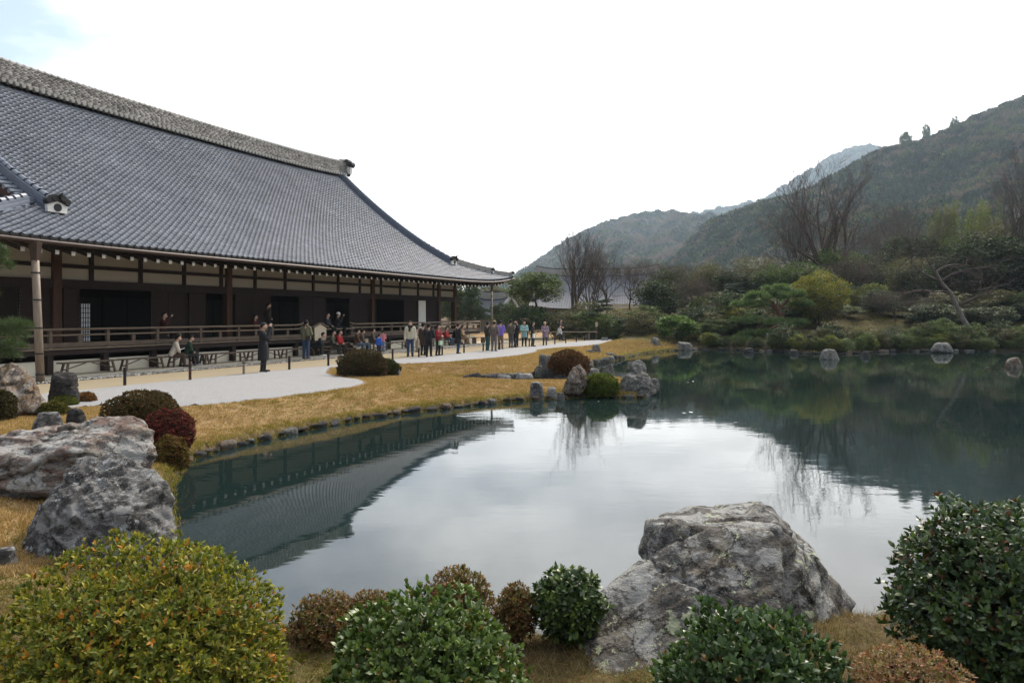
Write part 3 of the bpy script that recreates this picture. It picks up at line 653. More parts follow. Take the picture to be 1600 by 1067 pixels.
for sx in (1, -1):
    for back in (0, 1):
        pth = roof_pt(np.full(14, sx * 14.6), np.linspace(TR - 0.2, 2.55, 14))
        if back: pth = pth[:7].copy(); pth[:, 1] = 2 * RY - pth[:, 1]
        q = descending(pth, 'descending_ridge', 'hip_tile', 0.42, 0.20, 7)
        if not back: oni(q, Vector(pth[-1]) + Vector((0, -0.05, 0.02)), 0.0, 1.15)
    # corner ridges, two steps
    tt2 = np.linspace(2.9, 0.12, 12); ptx = EX - tt2 * (EX - KX) / TH_; cp = roof_pt(sx * ptx, tt2)
    q = descending(cp[:8], 'corner_ridge', 'hip_tile_pale' if sx > 0 else 'hip_tile', 0.34, 0.15, 5); oni(q, Vector(cp[7]) + Vector((sx * .06, -.04, .02)), sx * R(56), 0.8)
    q = descending(cp[7:], 'corner_ridge', 'hip_tile_pale' if sx > 0 else 'hip_tile', 0.22, 0.13, 4); oni(q, Vector(cp[-1]) + Vector((sx * .06, -.04, .02)), sx * R(56), 0.7)
    # gable wall, barge tiles, flashing at the gable foot, ornament on the ridge end
    gb = MB(); z0 = float(prof(TH_)) - 0.1
    ya = np.linspace(TH_, TR, 8); poly = [(sx * 14.3, EY + t, float(prof(t)) - 0.15) for t in ya] + [(sx * 14.3, 2 * RY - EY - t, float(prof(t)) - 0.15) for t in ya[::-1][1:]]
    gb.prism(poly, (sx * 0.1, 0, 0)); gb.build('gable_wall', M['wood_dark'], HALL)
    bb = MB()
    for t0, t1 in zip(ya[:-1], ya[1:]):
        for bk in (0, 1):
            f = (lambda t: EY + t) if not bk else (lambda t: 2 * RY - EY - t)
            bb.bar((sx * 14.95, f(t0), float(prof(t0)) - 0.2), (sx * 14.95, f(t1), float(prof(t1)) - 0.2), 0.12, 0.4)
    bb.build('bargeboard', M['wood_post'], HALL)
    fl = MB(); fl.bar((sx * 15.0, EY + 3.3, z0 + 0.22), (sx * 15.0, 2 * RY - EY - 3.3, z0 + 0.22), 0.4, 0.3); fl.build('gable_foot_ridge', M['hip_tile'], HALL)
    vt = MB()
    for t in np.arange(3.4, TR - .3, 0.30):
        for bk in (0, 1):
            y = EY + t if not bk else 2 * RY - EY - t; vt.tube([(sx * 14.8, y, float(prof(t)) + 0.06), (sx * 15.25, y, float(prof(t)) + 0.04)], 0.085, 7)
    vt.build('verge_tile', M['hip_tile'], HALL)
    oni(ridge, (sx * 15.35, RY, float(rz_(15.2)) + 0.15), sx * math.pi / 2, 2.2)
    tb = MB(); tb.tube([(sx * 15.0, RY, float(rz_(15.2)) + 1.2), (sx * 15.9, RY, float(rz_(15.2)) + 1.38)], 0.13, 10); tb.build('ridge_end_roll', M['hip_tile_pale'], ridge)
# ---- eaves: fascia, soffit, rafters, gutter
mb = MB(); xs = np.linspace(-EX + .1, EX - .1, 60)
ez = lambda x: float(4.5 + sori(np.array(x), np.array(0.0)))
for a, b in zip(xs[:-1], xs[1:]): mb.bar((a, EY + 0.12, ez(a) - 0.13), (b, EY + 0.12, ez(b) - 0.13), 0.12, 0.16)
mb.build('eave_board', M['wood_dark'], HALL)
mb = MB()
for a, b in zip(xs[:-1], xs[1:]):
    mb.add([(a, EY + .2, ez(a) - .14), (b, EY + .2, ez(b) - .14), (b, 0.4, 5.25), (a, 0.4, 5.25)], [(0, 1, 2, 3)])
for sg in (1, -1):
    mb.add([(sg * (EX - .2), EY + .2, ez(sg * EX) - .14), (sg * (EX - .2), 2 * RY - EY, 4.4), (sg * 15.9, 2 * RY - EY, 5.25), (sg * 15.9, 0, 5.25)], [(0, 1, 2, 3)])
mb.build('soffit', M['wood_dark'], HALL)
mb = MB(); mb.bar((0, 0, 0), (0, 2.9, 0.86), 0.10, 0.12); rm = mb.mesh('rafter', M['wood_dark'])
mb = MB(); mb.box((-0.06, -0.014, -0.066), (0.06, 0.004, 0.07)); cm = mb.mesh('rafter_end', M['white_paint'])
x = -EX + 0.5
while x < EX - 0.3:
    o = obj('rafter', rm, HALL, (x, EY + 0.42, ez(x) - 0.41)); obj('rafter_end', cm, o); x += 0.545
mb = MB()
for a, b in zip(xs[:-1], xs[1:]): mb.tube([(a, EY - 0.07, ez(a) - 0.17), (b, EY - 0.07, ez(b) - 0.17)], 0.075, 8, False)
mb.build('gutter', M['copper'], HALL, True)
mb = MB()
for sg in (1, -1): mb.bar((sg * (EX + 0.02), EY, ez(EX * sg) - 0.17), (sg * (EX + 0.02), 2 * RY - EY, 4.36), 0.12, 0.14)
mb.build('side_gutter', M['copper'], HALL)
for px in np.linspace(90, 800, 26):                     # gutter hangers
    mb = MB(); x = lx(px, 22.4)
    if x > EX: continue
    mb.tube([(x, EY - .02, ez(x) - .2), (x, EY + .12, ez(x) - .32), (x, EY + .45, ez(x) - .34), (x + .1, EY + .6, ez(x) - .26)], 0.012, 5); mb.build('gutter_hanger', M['black_metal'], HALL)
# downpipes: copper hopper and bamboo-clad pipe
for px, lean, r in ((61, -0.16, 0.115), (767, 0.0, 0.075)):
    x = lx(px, 22.4); dp = MB(); zt = ez(x) - 0.22
    dp.tube([(x + lean, EY - 0.07, zt - 0.55), (x + lean * .5, EY - .07, 1.9), (x, EY - 0.07, -0.02)], [r * .95, r, r * 1.05], 12); d = dp.build('downpipe', M['bamboo'], HALL, True)
    hp = MB()
    hp.tube([(x + lean, EY - .07, zt + .02), (x + lean, EY - .07, zt - .06), (x + lean, EY - .07, zt - .6)], [r * 1.7, r * 1.6, r * 1.02], 4 if px < 100 else 8); hp.build('hopper', M['copper'], d)
    for f in (0.1, 0.32, 0.55, 0.76, 0.93):
        z = zt - .55 - f * (zt - .55); c = MB(); xx = x + lean * min(1, z / 3.6); c.tube([(xx, EY - .07, z - .02), (xx, EY - .07, z + .02)], r * 1.14, 12); c.build('pipe_band', M['black_metal'], d)
# ---- facade
posts = [-16.4, -14.0, -5.8, 5.8, 14.0, 16.4]
mb = MB(); mb.box((-0.16, -0.16, 0.95), (0.16, 0.16, 5.0)); pm = mb.mesh('post', M['wood_post'])
for x in posts: obj('post', pm, HALL, (x, 0, 0))
for y in (5.5, 11, 16.5): obj('post', pm, HALL, (16.4, y, 0))
mb = MB(); mb.tube([(0, 0, 0), (0, 0, 0.01)], 0.1); 
for sx in posts:                                        # bracket arms above the posts
    b = MB(); b.prism([(sx - .75, -.10, 4.78), (sx + .75, -.10, 4.78), (sx + .62, -.10, 4.60), (sx + .3, -.10, 4.5), (sx - .3, -.10, 4.5), (sx - .62, -.10, 4.60)], (0, .2, 0)); b.build('bracket_arm', M['wood_dark'], HALL).location = (0, -0.08, 0)
studs = [lx(p, DW) for p in (141, 218, 286, 344, 397, 444, 488, 527, 561, 594, 624, 652, 676)] + [-11.7 - 2.3]
mb = MB()
for s_ in studs: 
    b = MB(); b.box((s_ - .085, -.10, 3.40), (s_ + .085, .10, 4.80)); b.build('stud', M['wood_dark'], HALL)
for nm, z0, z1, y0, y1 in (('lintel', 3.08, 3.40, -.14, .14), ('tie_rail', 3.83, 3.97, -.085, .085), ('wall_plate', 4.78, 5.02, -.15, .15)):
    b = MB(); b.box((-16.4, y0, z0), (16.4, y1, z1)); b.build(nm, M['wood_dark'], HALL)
edges = sorted(posts + studs)
for a, b_ in zip(edges[:-1], edges[1:]):
    if b_ - a < 0.3: continue
    for z0, z1 in ((3.40, 3.83), (3.97, 4.78)):
        b = MB(); b.box((a + .06, -.03, z0), (b_ - .06, .03, z1)); b.build('plaster_panel', M['plaster'], HALL)
b = MB(); b.box((-16.5, -0.2, 0.80), (16.5, 0.2, 0.97)); b.box((-16.5, -.16, .97), (16.5, .16, 1.03)); b.build('sill_beam', M['wood_dark'], HALL)
def door(x0, x1, y=0.0, z0=1.03, z1=3.08):
    """panelled sliding doors with close horizontal battens, one leaf per ~1.1 m"""
    n = max(1, round((x1 - x0) / 1.15)); w_ = (x1 - x0) / n
    for i in range(n):
        a, c = x0 + i * w_, x0 + (i + 1) * w_; yy = y + (0.05 if i % 2 else -0.03)
        b = MB(); b.box((a + .02, yy, z0), (c - .02, yy + .03, z1)); 
        for q in (a + .02, c - .09): b.box((q, yy - .025, z0), (q + .07, yy, z1))
        for q in (z0, z1 - .08, z0 + .75): b.box((a + .09, yy - .022, q), (c - .09, yy, q + .08))
        d = b.build('door', M['wood_door'], HALL)
        s_ = MB(); z = z0 + .12
        while z < z1 - .1: s_.box((a + .09, yy - .018, z), (c - .09, yy, z + .026)); z += 0.075
        s_.build('batten_set', M['wood_door'], d)
L_ = lambda p: lx(p, DW)
for a, b_ in ((30, 82), (97, 124), (234, 321), (366, 425), (466, 511), (544, 576), (630, 653), (666, 683)): door(L_(a), L_(b_))
b = MB(); b.box((L_(654), -.02, 1.03), (L_(665), .03, 3.08)); b.build('plaster_panel', M['plaster_white'], HALL)
# inner rooms: dark back wall with sliding panels, paper screens
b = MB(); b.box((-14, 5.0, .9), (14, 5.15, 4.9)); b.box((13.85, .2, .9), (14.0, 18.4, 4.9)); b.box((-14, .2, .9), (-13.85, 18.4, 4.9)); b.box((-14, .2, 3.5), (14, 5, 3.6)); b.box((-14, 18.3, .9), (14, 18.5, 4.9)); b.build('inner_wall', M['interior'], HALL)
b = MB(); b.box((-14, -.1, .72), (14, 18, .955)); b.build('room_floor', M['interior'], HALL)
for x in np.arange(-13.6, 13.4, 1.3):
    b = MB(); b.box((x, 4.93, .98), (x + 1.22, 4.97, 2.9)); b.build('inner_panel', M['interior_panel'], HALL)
for p0, p1, y, z0, z1 in ((126, 141, 1.0, 1.05, 2.55), (28, 44, 1.5, 2.0, 3.0)):
    x0, x1 = lx(p0, DW + y), lx(p1, DW + y); b = MB(); b.box((x0, y, z0), (x1, y + .02, z1)); o = b.build('paper_screen', M['shoji_paper'], HALL)
    b = MB()
    for q in np.linspace(x0, x1, 5): b.box((q - .012, y - .02, z0), (q + .012, y, z1))
    for q in np.linspace(z0, z1, 9): b.box((x0, y - .018, q - .012), (x1, y - .002, q + .012))
    b.build('screen_lattice', M['wood_black'], o)
# ---- veranda
VY, VX = -1.65, 17.5
x = -17.5
fl = MB(); i = 0
bm_ = MB(); bm_.box((-1.45, VY - .06, .905), (1.45, -.2, .95)); bdm = bm_.mesh('floor_board', M['wood_rail'])
for k in range(8):
    b = MB(); y = VY - .06 + k * .185; b.box((-VX, y, .905 + .002 * (k % 2)), (VX, y + .18, .95 + .002 * (k % 2))); b.build('floor_board', M['wood_rail'], HALL)
for k in range(6):
    b = MB(); xx = 16.45 + k * .185; b.box((xx, -.15, .905 + .002 * (k % 2)), (xx + .18, 18.5, .95 + .002 * (k % 2))); b.build('floor_board', M['wood_rail'], HALL)
b = MB(); b.box((-VX, VY, .72), (VX, VY + .12, .90)); b.box((VX - .12, VY + .12, .72), (VX, 18, .90)); b.build('edge_beam', M['wood_dark'], HALL)
mb = MB(); mb.box((-.10, -.10, .06), (.10, .10, .72)); pm2 = mb.mesh('floor_post', M['wood_dark'])
for x in np.arange(-17.3, 17.5, 2.06): obj('floor_post', pm2, HALL, (x, VY + .12, 0))
b = MB(); b.box((-17.2, -1.42, .05), (17.2, -1.34, .52)); b.box((17.1, -1.34, .05), (17.2, 18, .52)); b.build('base_wall', M['plaster_base'], HALL)
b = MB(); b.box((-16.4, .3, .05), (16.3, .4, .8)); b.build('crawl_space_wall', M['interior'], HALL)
g0, g1 = lx(474, DW + VY), lx(547, DW + VY)
def rail(xa, xb, tips):
    for nm, z, r in (('top_rail', 1.60, .042), ('middle_rail', 1.40, .034)):
        pts = [(xa, VY, z), (xb, VY, z)]
        if tips == 1: pts = [(xa, VY, z), (xb - .5, VY, z), (xb - .2, VY, z + .03), (xb, VY, z + .10)]
        if tips == 2: pts = [(xa, VY, z + .10), (xa + .2, VY, z + .03), (xa + .5, VY, z), (xb, VY, z)]
        b = MB(); b.tube(pts, r, 8); b.build(nm, M['wood_rail'], HALL, True)
    b = MB(); b.box((xa, VY - .045, .99), (xb, VY + .045, 1.14)); b.build('bottom_rail', M['wood_bench'], HALL)
    n = max(2, round((xb - xa) / 2.06)); 
    for i in range(n + 1):
        x = xa + .1 + (xb - xa - .2) * i / n; b = MB(); b.box((x - .055, VY - .055, .955), (x + .055, VY + .055, 1.55)); b.build('rail_post', M['wood_bench'], HALL)
        if i < n:
            x += (xb - xa - .2) / n / 2; b = MB(); b.box((x - .07, VY - .04, 1.14), (x + .07, VY + .04, 1.365)); b.build('rail_strut', M['wood_bench'], HALL)
rail(-VX, g0, 1); rail(g1, VX, 2)
b = MB(); b.tube([(g0 - .3, VY - .14, 1.36), (g1 + .2, VY - .14, 1.36)], .035, 8); b.build('gate_rail', M['wood_rail'], HALL, True)
b = MB()
for z, r in ((1.60, .042), (1.40, .034), (1.1, .04)): b.tube([(VX, VY, z), (VX, 18, z)], r, 6)
b.build('side_rail', M['wood_rail'], HALL)
for y in np.arange(.4, 18, 2.06): b = MB(); b.box((VX - .05, y - .05, .955), (VX + .05, y + .05, 1.55)); b.build('rail_post', M['wood_bench'], HALL)
# steps at the gap
for k, (z, y) in enumerate(((.62, -.30), (.34, -.62))):
    b = MB(); b.box((g0 + .3, VY + y, z - .06), (g1 - .3, VY + y + .36, z)); b.build('step', M['wood_rail'], HALL)
b = MB()
for x in (g0 + .35, g1 - .42): b.prism([(x, VY - .02, .07), (x, VY - .66, .07), (x, VY - .66, .28), (x, VY - .02, .72)], (.06, 0, 0))
b.build('step_stringer', M['wood_dark'], HALL)
# ---- stone platform, pebble drain
plat = MB(); a, b_ = LW(-6, 22.95), LW(49.6, 22.95)
mbp = MB(); mbp.prism([tuple(LW(s, d, -.1)) for s, d in ((-6, 22.95), (49.8, 22.95), (49.8, 46), (-6, 46))][::-1], (0, 0, .16)); pf = mbp.build('stone_platform', M['platform_stone']); tag(pf, kind='structure')
bm = bmesh.new(); bm.from_mesh(pf.data); bmesh.ops.recalc_face_normals(bm, faces=bm.faces[:]); bm.to_mesh(pf.data); bm.free()
sl = -6.0; k = 0
while sl < 49.4:                                         # kerb stones along its edge
    L = 1.4 + .5 * rnd.random(); q = MB(); q.box((-L / 2 + .006, -.13, -.09), (L / 2 - .006, .13, .075 + .006 * rnd.random())); o = q.build('kerb_stone', M['platform_stone'], pf); o.location = LW(sl + L / 2, 22.86); o.rotation_euler = (0, 0, math.pi / 2 - TH0); sl += L
bm = bmesh.new(); bmesh.ops.create_icosphere(bm, subdivisions=1, radius=1); pme = bpy.data.meshes.new('pebble'); bm.to_mesh(pme); bm.free(); pme.materials.append(M['pebble']); pme.polygons.foreach_set('use_smooth', np.ones(len(pme.polygons), bool))
n = 9000; s_ = rng.uniform(8, 50, n); d_ = rng.uniform(22.05, 22.72, n)
pts = np.stack([s_ * SA - d_ * CA, s_ * CA + d_ * SA, 0.005 + 0.02 * rng.random(n)], -1)
scl = np.stack([.025 + .035 * rng.random(n), .025 + .035 * rng.random(n), .02 + .02 * rng.random(n)], -1)
tag(scatter('drain_pebbles', pts, rng.random((n, 3)) * np.array([.4, .4, 6.28]), scl, np.zeros(n), lib('pebbles', [pme])), 'grey pebbles filling the rain drain under the eaves of the hall', 'pebbles')
# ============================================================ rocks
_ico = {}
def ico(n):
    if n not in _ico:
        bm = bmesh.new(); bmesh.ops.create_icosphere(bm, subdivisions=n, radius=1); bm.verts.ensure_lookup_table()
        _ico[n] = (np.array([v.co[:] for v in bm.verts]), np.array([[v.index for v in f.verts] for f in bm.faces])); bm.free()
    return _ico[n]
def hull_rock(pts, sub, amp, seed, p=16, strata=0.5, sdir=(0.2, 0.1, 1)):
    pts = np.asarray(pts, float); bm = bmesh.new()
    for q in pts: bm.verts.new(q)
    bmesh.ops.convex_hull(bm, input=bm.verts[:]); bmesh.ops.recalc_face_normals(bm, faces=bm.faces[:]); bm.normal_update()
    c = pts.mean(0); pl = {}
    for f in bm.faces:
        nn = np.array(f.normal[:]); h = float(nn @ (np.array(f.verts[0].co[:]) - c))
        if h < 0: nn, h = -nn, -h
        if h > 1e-4: pl[tuple(np.round(nn * 6))] = (nn, h)
    bm.free(); N = np.array([v[0] for v in pl.values()]); Hh = np.array([v[1] for v in pl.values()])
    D, F = ico(sub); q = np.maximum(D @ N.T, 0) / Hh[None]; r = (q ** p).sum(1) ** (-1 / p)
    V = D * r[:, None]; size = np.ptp(pts, axis=0).mean()
    s1 = fbm(V / size * 2.5 + seed, 3, seed); cr_ = np.abs(fbm(V / size * 2.1 + seed * 1.7, 3, seed + 40)); crk = -np.clip(1 - cr_ / .09, 0, 1) ** 1.5; sd = norm(np.array(sdir, float)); lay = V @ sd / size
    U = V / size; s2 = fbm(np.stack([U[:, 0] * 4, U[:, 1] * 4, lay * 22], -1) + seed, 3, seed + 9); s3 = -np.abs(noise3(U * 5.5 + seed, seed + 5)) ; s4 = fbm(U * 16 + seed, 3, seed + 21)
    r2 = amp * size * (0.38 * s1 + strata * 0.42 * s2 + 0.30 * s3 + 0.24 * s4 + 0.6 * crk)
    V = V + D * r2[:, None]
    return V + c, F
def rock(name, hulls, mat, label, sub=5, amp=0.05, seed=1, cat='rock', group=None, strata=0.5, sdir=(0.2, 0.1, 1), world=False, p=16):
    Vs, Fs, b = [], [], 0
    for i, h in enumerate(hulls):
        pts = [PD(*q) for q in h] if not world else h
        V, F = hull_rock(pts, sub, amp, seed + i * 3, p, strata, sdir); Vs.append(V); Fs.append(F + b); b += len(V)
    V = np.concatenate(Vs); F = np.concatenate(Fs); c = V.mean(0); c[2] = V[:, 2].min()
    o = obj(name, np_mesh(name, V - c, F, M[mat], True)); o.location = c
    return tag(o, label, cat, group)
def lump(px0, px1, ytop, ybase, Y, seed, dep=0.8, flat=0.75, lean=0.0):
    """hull points of a boulder that fills a box seen at distance Y"""
    a, b = PD(px0, ybase, Y), PD(px1, ytop, Y); cx, w_ = (a.x + b.x) / 2, abs(b.x - a.x) / 2; z0, z1 = a.z - 0.25 * abs(b.z - a.z) - .03, b.z
    r = np.random.default_rng(seed); pts = []
    for k in range(16):
        t = r.random() * 6.283; h = r.random(); wz = 1 - (1 - flat) * h; pts.append((cx + w_ * wz * math.cos(t) + lean * h * w_, Y + w_ * dep * wz * math.sin(t), z0 + (z1 - z0) * (h if h < .9 else 1)))
    for t in np.linspace(0, 6.283, 7)[:-1] + r.random():
        pts.append((cx + w_ * math.cos(t), Y + w_ * dep * math.sin(t), z0 + .1 * (z1 - z0))); pts.append((cx + w_ * flat * .8 * math.cos(t) + lean * w_, Y + w_ * dep * flat * .8 * math.sin(t), z0 + (z1 - z0) * (.86 + .14 * r.random())))
    return pts
# the big foreground boulder: back block, front slab, low left slab
rock('boulder', [
    [(1010,813,6.0),(1012,818,6.6),(1060,794,6.8),(1141,783,6.9),(1191,782,6.7),(1219,808,6.3),(1222,824,5.65),(1120,829,5.6),(1004,872,5.9),(1270,858,6.4),(1338,940,6.4),(1330,962,6.8),(1291,985,5.5),(1230,1030,5.2),(1040,980,5.2),(985,960,6.2),(1000,1000,6.9),(1280,1000,6.9)],
    [(1105,826,5.66),(1212,830,5.5),(1225,850,5.5),(1196,905,5.2),(1215,1010,4.85),(1110,1075,4.7),(935,925,5.45),(1000,878,5.65),(900,1010,5.1),(960,1080,4.75),(1100,930,6.1),(980,985,5.9)],
    [(935,922,5.5),(1000,890,5.75),(890,1010,5.2),(880,1035,5.05),(905,1090,4.7),(1060,1090,4.6),(1060,1000,5.0),(1000,990,5.7),(930,990,5.8),(1030,935,5.3)]],
    'rock_front', 'large lichen spotted angular boulder on the near bank behind the glossy shrub', 6, 0.038, 11, strata=1.1, sdir=(-0.5, 0.2, 0.8), p=90)
rock('boulder', [[(18,880,7.3),(38,828,7.4),(76,776,7.5),(100,735,7.8),(130,714,8.0),(178,705,8.1),(214,727,8.0),(236,746,7.9),(264,750,7.8),(273,765,7.75),(275,850,7.5),(268,900,7.4),(150,905,7.0),(40,905,7.1),(120,800,7.2),(200,800,7.2),(100,760,8.7),(250,790,8.6),(60,880,8.4),(260,880,8.5)]],
     'rock_grey', 'dark grey boulder with white flecks behind the yellow green shrub', 6, 0.045, 23, strata=1.0, sdir=(0.55, 0.3, 0.75), p=50)
rock('boulder', [[(-70,705,9.6),(0,686,9.6),(60,668,9.8),(115,662,10.0),(205,650,10.2),(232,658,10.2),(243,692,10.1),(240,716,9.9),(212,742,9.6),(100,778,9.1),(0,780,9.0),(-70,790,9.0),(-60,690,11.0),(150,662,11.2),(225,690,11.2),(220,745,11.0),(0,790,10.8),(110,700,9.2),(0,720,9.1)]],
     'rock_warm', 'long low boulder with rusty and pale bands beside the pond corner', 6, 0.055, 31, strata=1.2, sdir=(0.1, 0.35, 1), p=30)
Y1 = P(40, 645, -.05).y
rock('boulder', [[(-30,650,Y1-1),(-20,600,Y1),(0,568,Y1+.2),(30,565,Y1+.4),(45,580,Y1),(62,610,Y1-.3),(82,645,Y1-.6),(80,655,Y1+.4),(20,650,Y1-1.1),(10,600,Y1-.5),(-20,650,Y1+1.4),(60,640,Y1+1.5),(20,575,Y1+1.0)]],
     'rock_brown', 'tall brown grained boulder at the left edge below the pine', 5, 0.07, 41, strata=1.1, sdir=(0.8, 0, 0.6))
rock('boulder', [lump(74, 126, 579, 633, P(100, 633, -.03).y, 5, 0.8, 0.8)], 'rock_dark', 'squat near black boulder beside the bamboo clad downpipe', 5, 0.07, 43, world=True)
rock('boulder', [lump(46, 103, 641, 676, P(75, 676, -.08).y, 6, 0.7, 0.7)], 'rock_grey', 'rounded dark grey stone behind the long banded boulder', 4, 0.06, 44, world=True)
rock('boulder', [lump(101, 137, 636, 670, P(120, 670, -.08).y, 8, 0.8, 0.85)], 'rock_dark', 'small squared black stone right of the rounded grey stone', 4, 0.05, 45, world=True)
rock('boulder', [lump(-20, 30, 852, 885, 6.9, 9, 0.8, 0.8)], 'rock_grey', 'stone cut by the left frame edge beside the yellow green shrub', 4, 0.05, 46, world=True)
# the point of land: standing stones and shore rocks
yw = lambda y: P(0, y, -0.65).y
ya = P(0, 612, -.45).y
rock('standing_stone', [[(877,613,ya),(880,600,ya-.1),(893,575,ya+.1),(906,567,ya+.2),(917,580,ya),(919,605,ya-.1),(905,618,ya-.2),(885,617,ya-.2),(895,590,ya-.3),(912,600,ya+.8),(885,608,ya+.8),(904,572,ya+.6)]], 'rock_brown', 'tall pointed grey standing stone on the grassy point', 5, 0.07, 51, strata=1.1, sdir=(.9, 0, .3))
rock('standing_stone', [lump(825, 852, 597, 627, yw(624), 12, 0.8, 0.75)], 'rock_grey', 'short rounded standing stone at the edge of the grassy point', 4, 0.06, 52, world=True, strata=1.0, sdir=(1, 0, .2))
yb = yw(618)
rock('boulder', [[(960,618,yb),(966,600,yb),(975,583,yb),(1000,576,yb+.1),(1012,580,yb),(1020,596,yb),(1028,612,yb),(1005,630,yb-.5),(968,626,yb-.4),(985,590,yb-.4),(1008,600,yb-.4),(1020,612,yb+1.2),(970,608,yb+1.2),(1000,580,yb+.9)],
                 [(978,580,yb+.2),(980,566,yb+.2),(1000,562,yb+.3),(1008,567,yb+.3),(1011,582,yb+.2),(995,584,yb-.2),(982,568,yb+.9),(1006,570,yb+.9),(1000,590,yb+.6)],
                 [(1014,592,yb+.3),(1028,590,yb+.4),(1032,604,yb+.3),(1030,612,yb+.2),(1012,612,yb+.1),(1018,592,yb+.9),(1028,606,yb+.9)]],
     'rock_stone', 'pale stacked boulder standing in the water at the tip of the point', 5, 0.06, 55, p=22)
def small(px0, px1, yt, yb_, zb, seed, mat, label, nm='boulder', sub=4, flat=.72, **k):
    return rock(nm, [lump(px0, px1, yt, yb_, P(0, yb_, zb).y, seed, .8, flat)], mat, label, sub, .06, seed + 60, world=True, **k)
small(840, 858, 552, 576, -.2, 1, 'rock_stone', 'upright grey stone left of the brown shrub on the inlet')
small(853, 864, 554, 567, -.15, 2, 'rock_stone', 'small grey stone touching the upright stone by the inlet')
small(834, 850, 570, 588, -.4, 3, 'rock_stone', 'mossy grey stone in the narrow inlet below the upright stone')
small(845, 866, 576, 590, -.42, 4, 'rock_dark', 'low dark stone at the inlet below the brown shrub')
small(864, 880, 578, 590, -.42, 5, 'rock_stone', 'small grey stone beneath the brown shrub')
small(803, 836, 583, 591, -.42, 6, 'rock_white', 'flat pale stone lying across the narrow inlet', flat=.85)
small(775, 800, 586, 592, -.38, 7, 'rock_white', 'low whitish stone left of the flat stone in the inlet', flat=.85)
small(918, 940, 575, 587, -.45, 8, 'rock_white', 'flat white stone behind the bright green shrub on the point', flat=.8)
small(937, 964, 568, 587, -.5, 9, 'rock_stone', 'wedge shaped grey stone between green shrub and stacked boulder', flat=.5)
small(923, 941, 538, 551, -.3, 10, 'rock_stone', 'upright grey stone on the lawn edge behind the point')
small(932, 948, 546, 556, -.6, 11, 'rock_stone', 'low grey stone in front of the lawn edge stone')
small(945, 961, 551, 560, -.62, 12, 'rock_stone', 'flat rock at the waterline behind the point', flat=.85)
small(912, 930, 546, 552, -.3, 13, 'rock_stone', 'small low stone beside the upright lawn edge stone')
small(1012, 1036, 526, 546, -.6, 14, 'rock_stone', 'pointed grey boulder on the far left shore', flat=.45)
small(1056, 1084, 534, 546, -.6, 15, 'rock_stone', 'block shaped stone on the far left shore', flat=.8)
small(936, 952, 527, 533, -.05, 16, 'rock_stone', 'low stone at the end of the white gravel')
small(852, 872, 604, 622, -.63, 17, 'rock_white', 'flat pale stone on the waterline of the point', flat=.7)
small(868, 884, 612, 625, -.65, 18, 'rock_stone', 'low brown stone on the waterline below the standing stone')
small(612, 628, 575, 586, -.05, 19, 'rock_white', 'small white stone right of the clipped shrub pair', sub=3)
small(1278, 1314, 545, 561, -.64, 20, 'rock_stone', 'large grey boulder on the far shore below the mossy slope')
small(1343, 1361, 548, 557, -.65, 21, 'rock_dark', 'small pointed stone on the far shore', flat=.55)
small(1232, 1250, 546, 553, -.64, 22, 'rock_dark', 'round dark stone on the far shore near the pine', sub=3)
small(1160, 1180, 543, 551, -.64, 23, 'rock_dark', 'dark stone on the far shore under the pine', sub=3)
small(1453, 1490, 534, 548, -.5, 24, 'rock_stone', 'wide grey boulder on the far shore left of the leaning trunk')
small(1570, 1598, 557, 574, -.66, 25, 'rock_brown', 'brown rock standing in the water at the right edge')
small(1285, 1302, 516, 530, -.1, 28, 'rock_stone', 'grey stone on the moss behind the large grey boulder', sub=3)
# stones that edge the pond
edge_m = []
for k in range(7):
    r = np.random.default_rng(k + 90); pts = [(math.cos(t) * (.5 + .15 * r.random()), math.sin(t) * (.35 + .12 * r.random()), z * .5) for t in np.linspace(0, 6.28, 8) for z in (-.6, .1 + .5 * r.random())]
    V, F = hull_rock(pts, 3, .06, k + 70); edge_m.append(np_mesh('edge_stone', V, F, M[('rock_dark', 'rock_dark', 'rock_stone', 'rock_brown', 'rock_dark', 'rock_dark', 'rock_dark')[k]], True))
cnt = 0
for i in range(3, 47):
    a, b_ = Vector(POND[i]), Vector(POND[(i + 1)]); L = (b_ - a).length; far_ = a.y > 45
    s_ = rnd.random() * .3; q = math.atan2(b_.y - a.y, b_.x - a.x)
    wall_ = pp[i] in ((725,594),(780,593),(840,592),(875,586),(905,577),(935,568)) if i < len(pp) else False
    while s_ < L and cnt < 290:
        k = (.20 + .42 * rnd.random() ** 1.5) * (.8 if a.y < 30 else 1.0 if not far_ else 1.25)
        if wall_: k = .55 + .3 * rnd.random()
        p = a.lerp(b_, s_ / L); o = obj('edge_stone', edge_m[rnd.randrange(7)], ground, (p.x, p.y, -.62 + .05 * rnd.random()))
        o.scale = (k * rnd.uniform(.6, 1.25), k * .75, (k * rnd.uniform(.22, .75) + .04) if not wall_ else rnd.uniform(.75, 1.05)); o.rotation_euler = (rnd.uniform(-.25, .25), rnd.uniform(-.2, .2), q + rnd.uniform(-.5, .5)); cnt += 1
        s_ += k * (.7 + .8 * rnd.random() * (2.8 if far_ else 1))
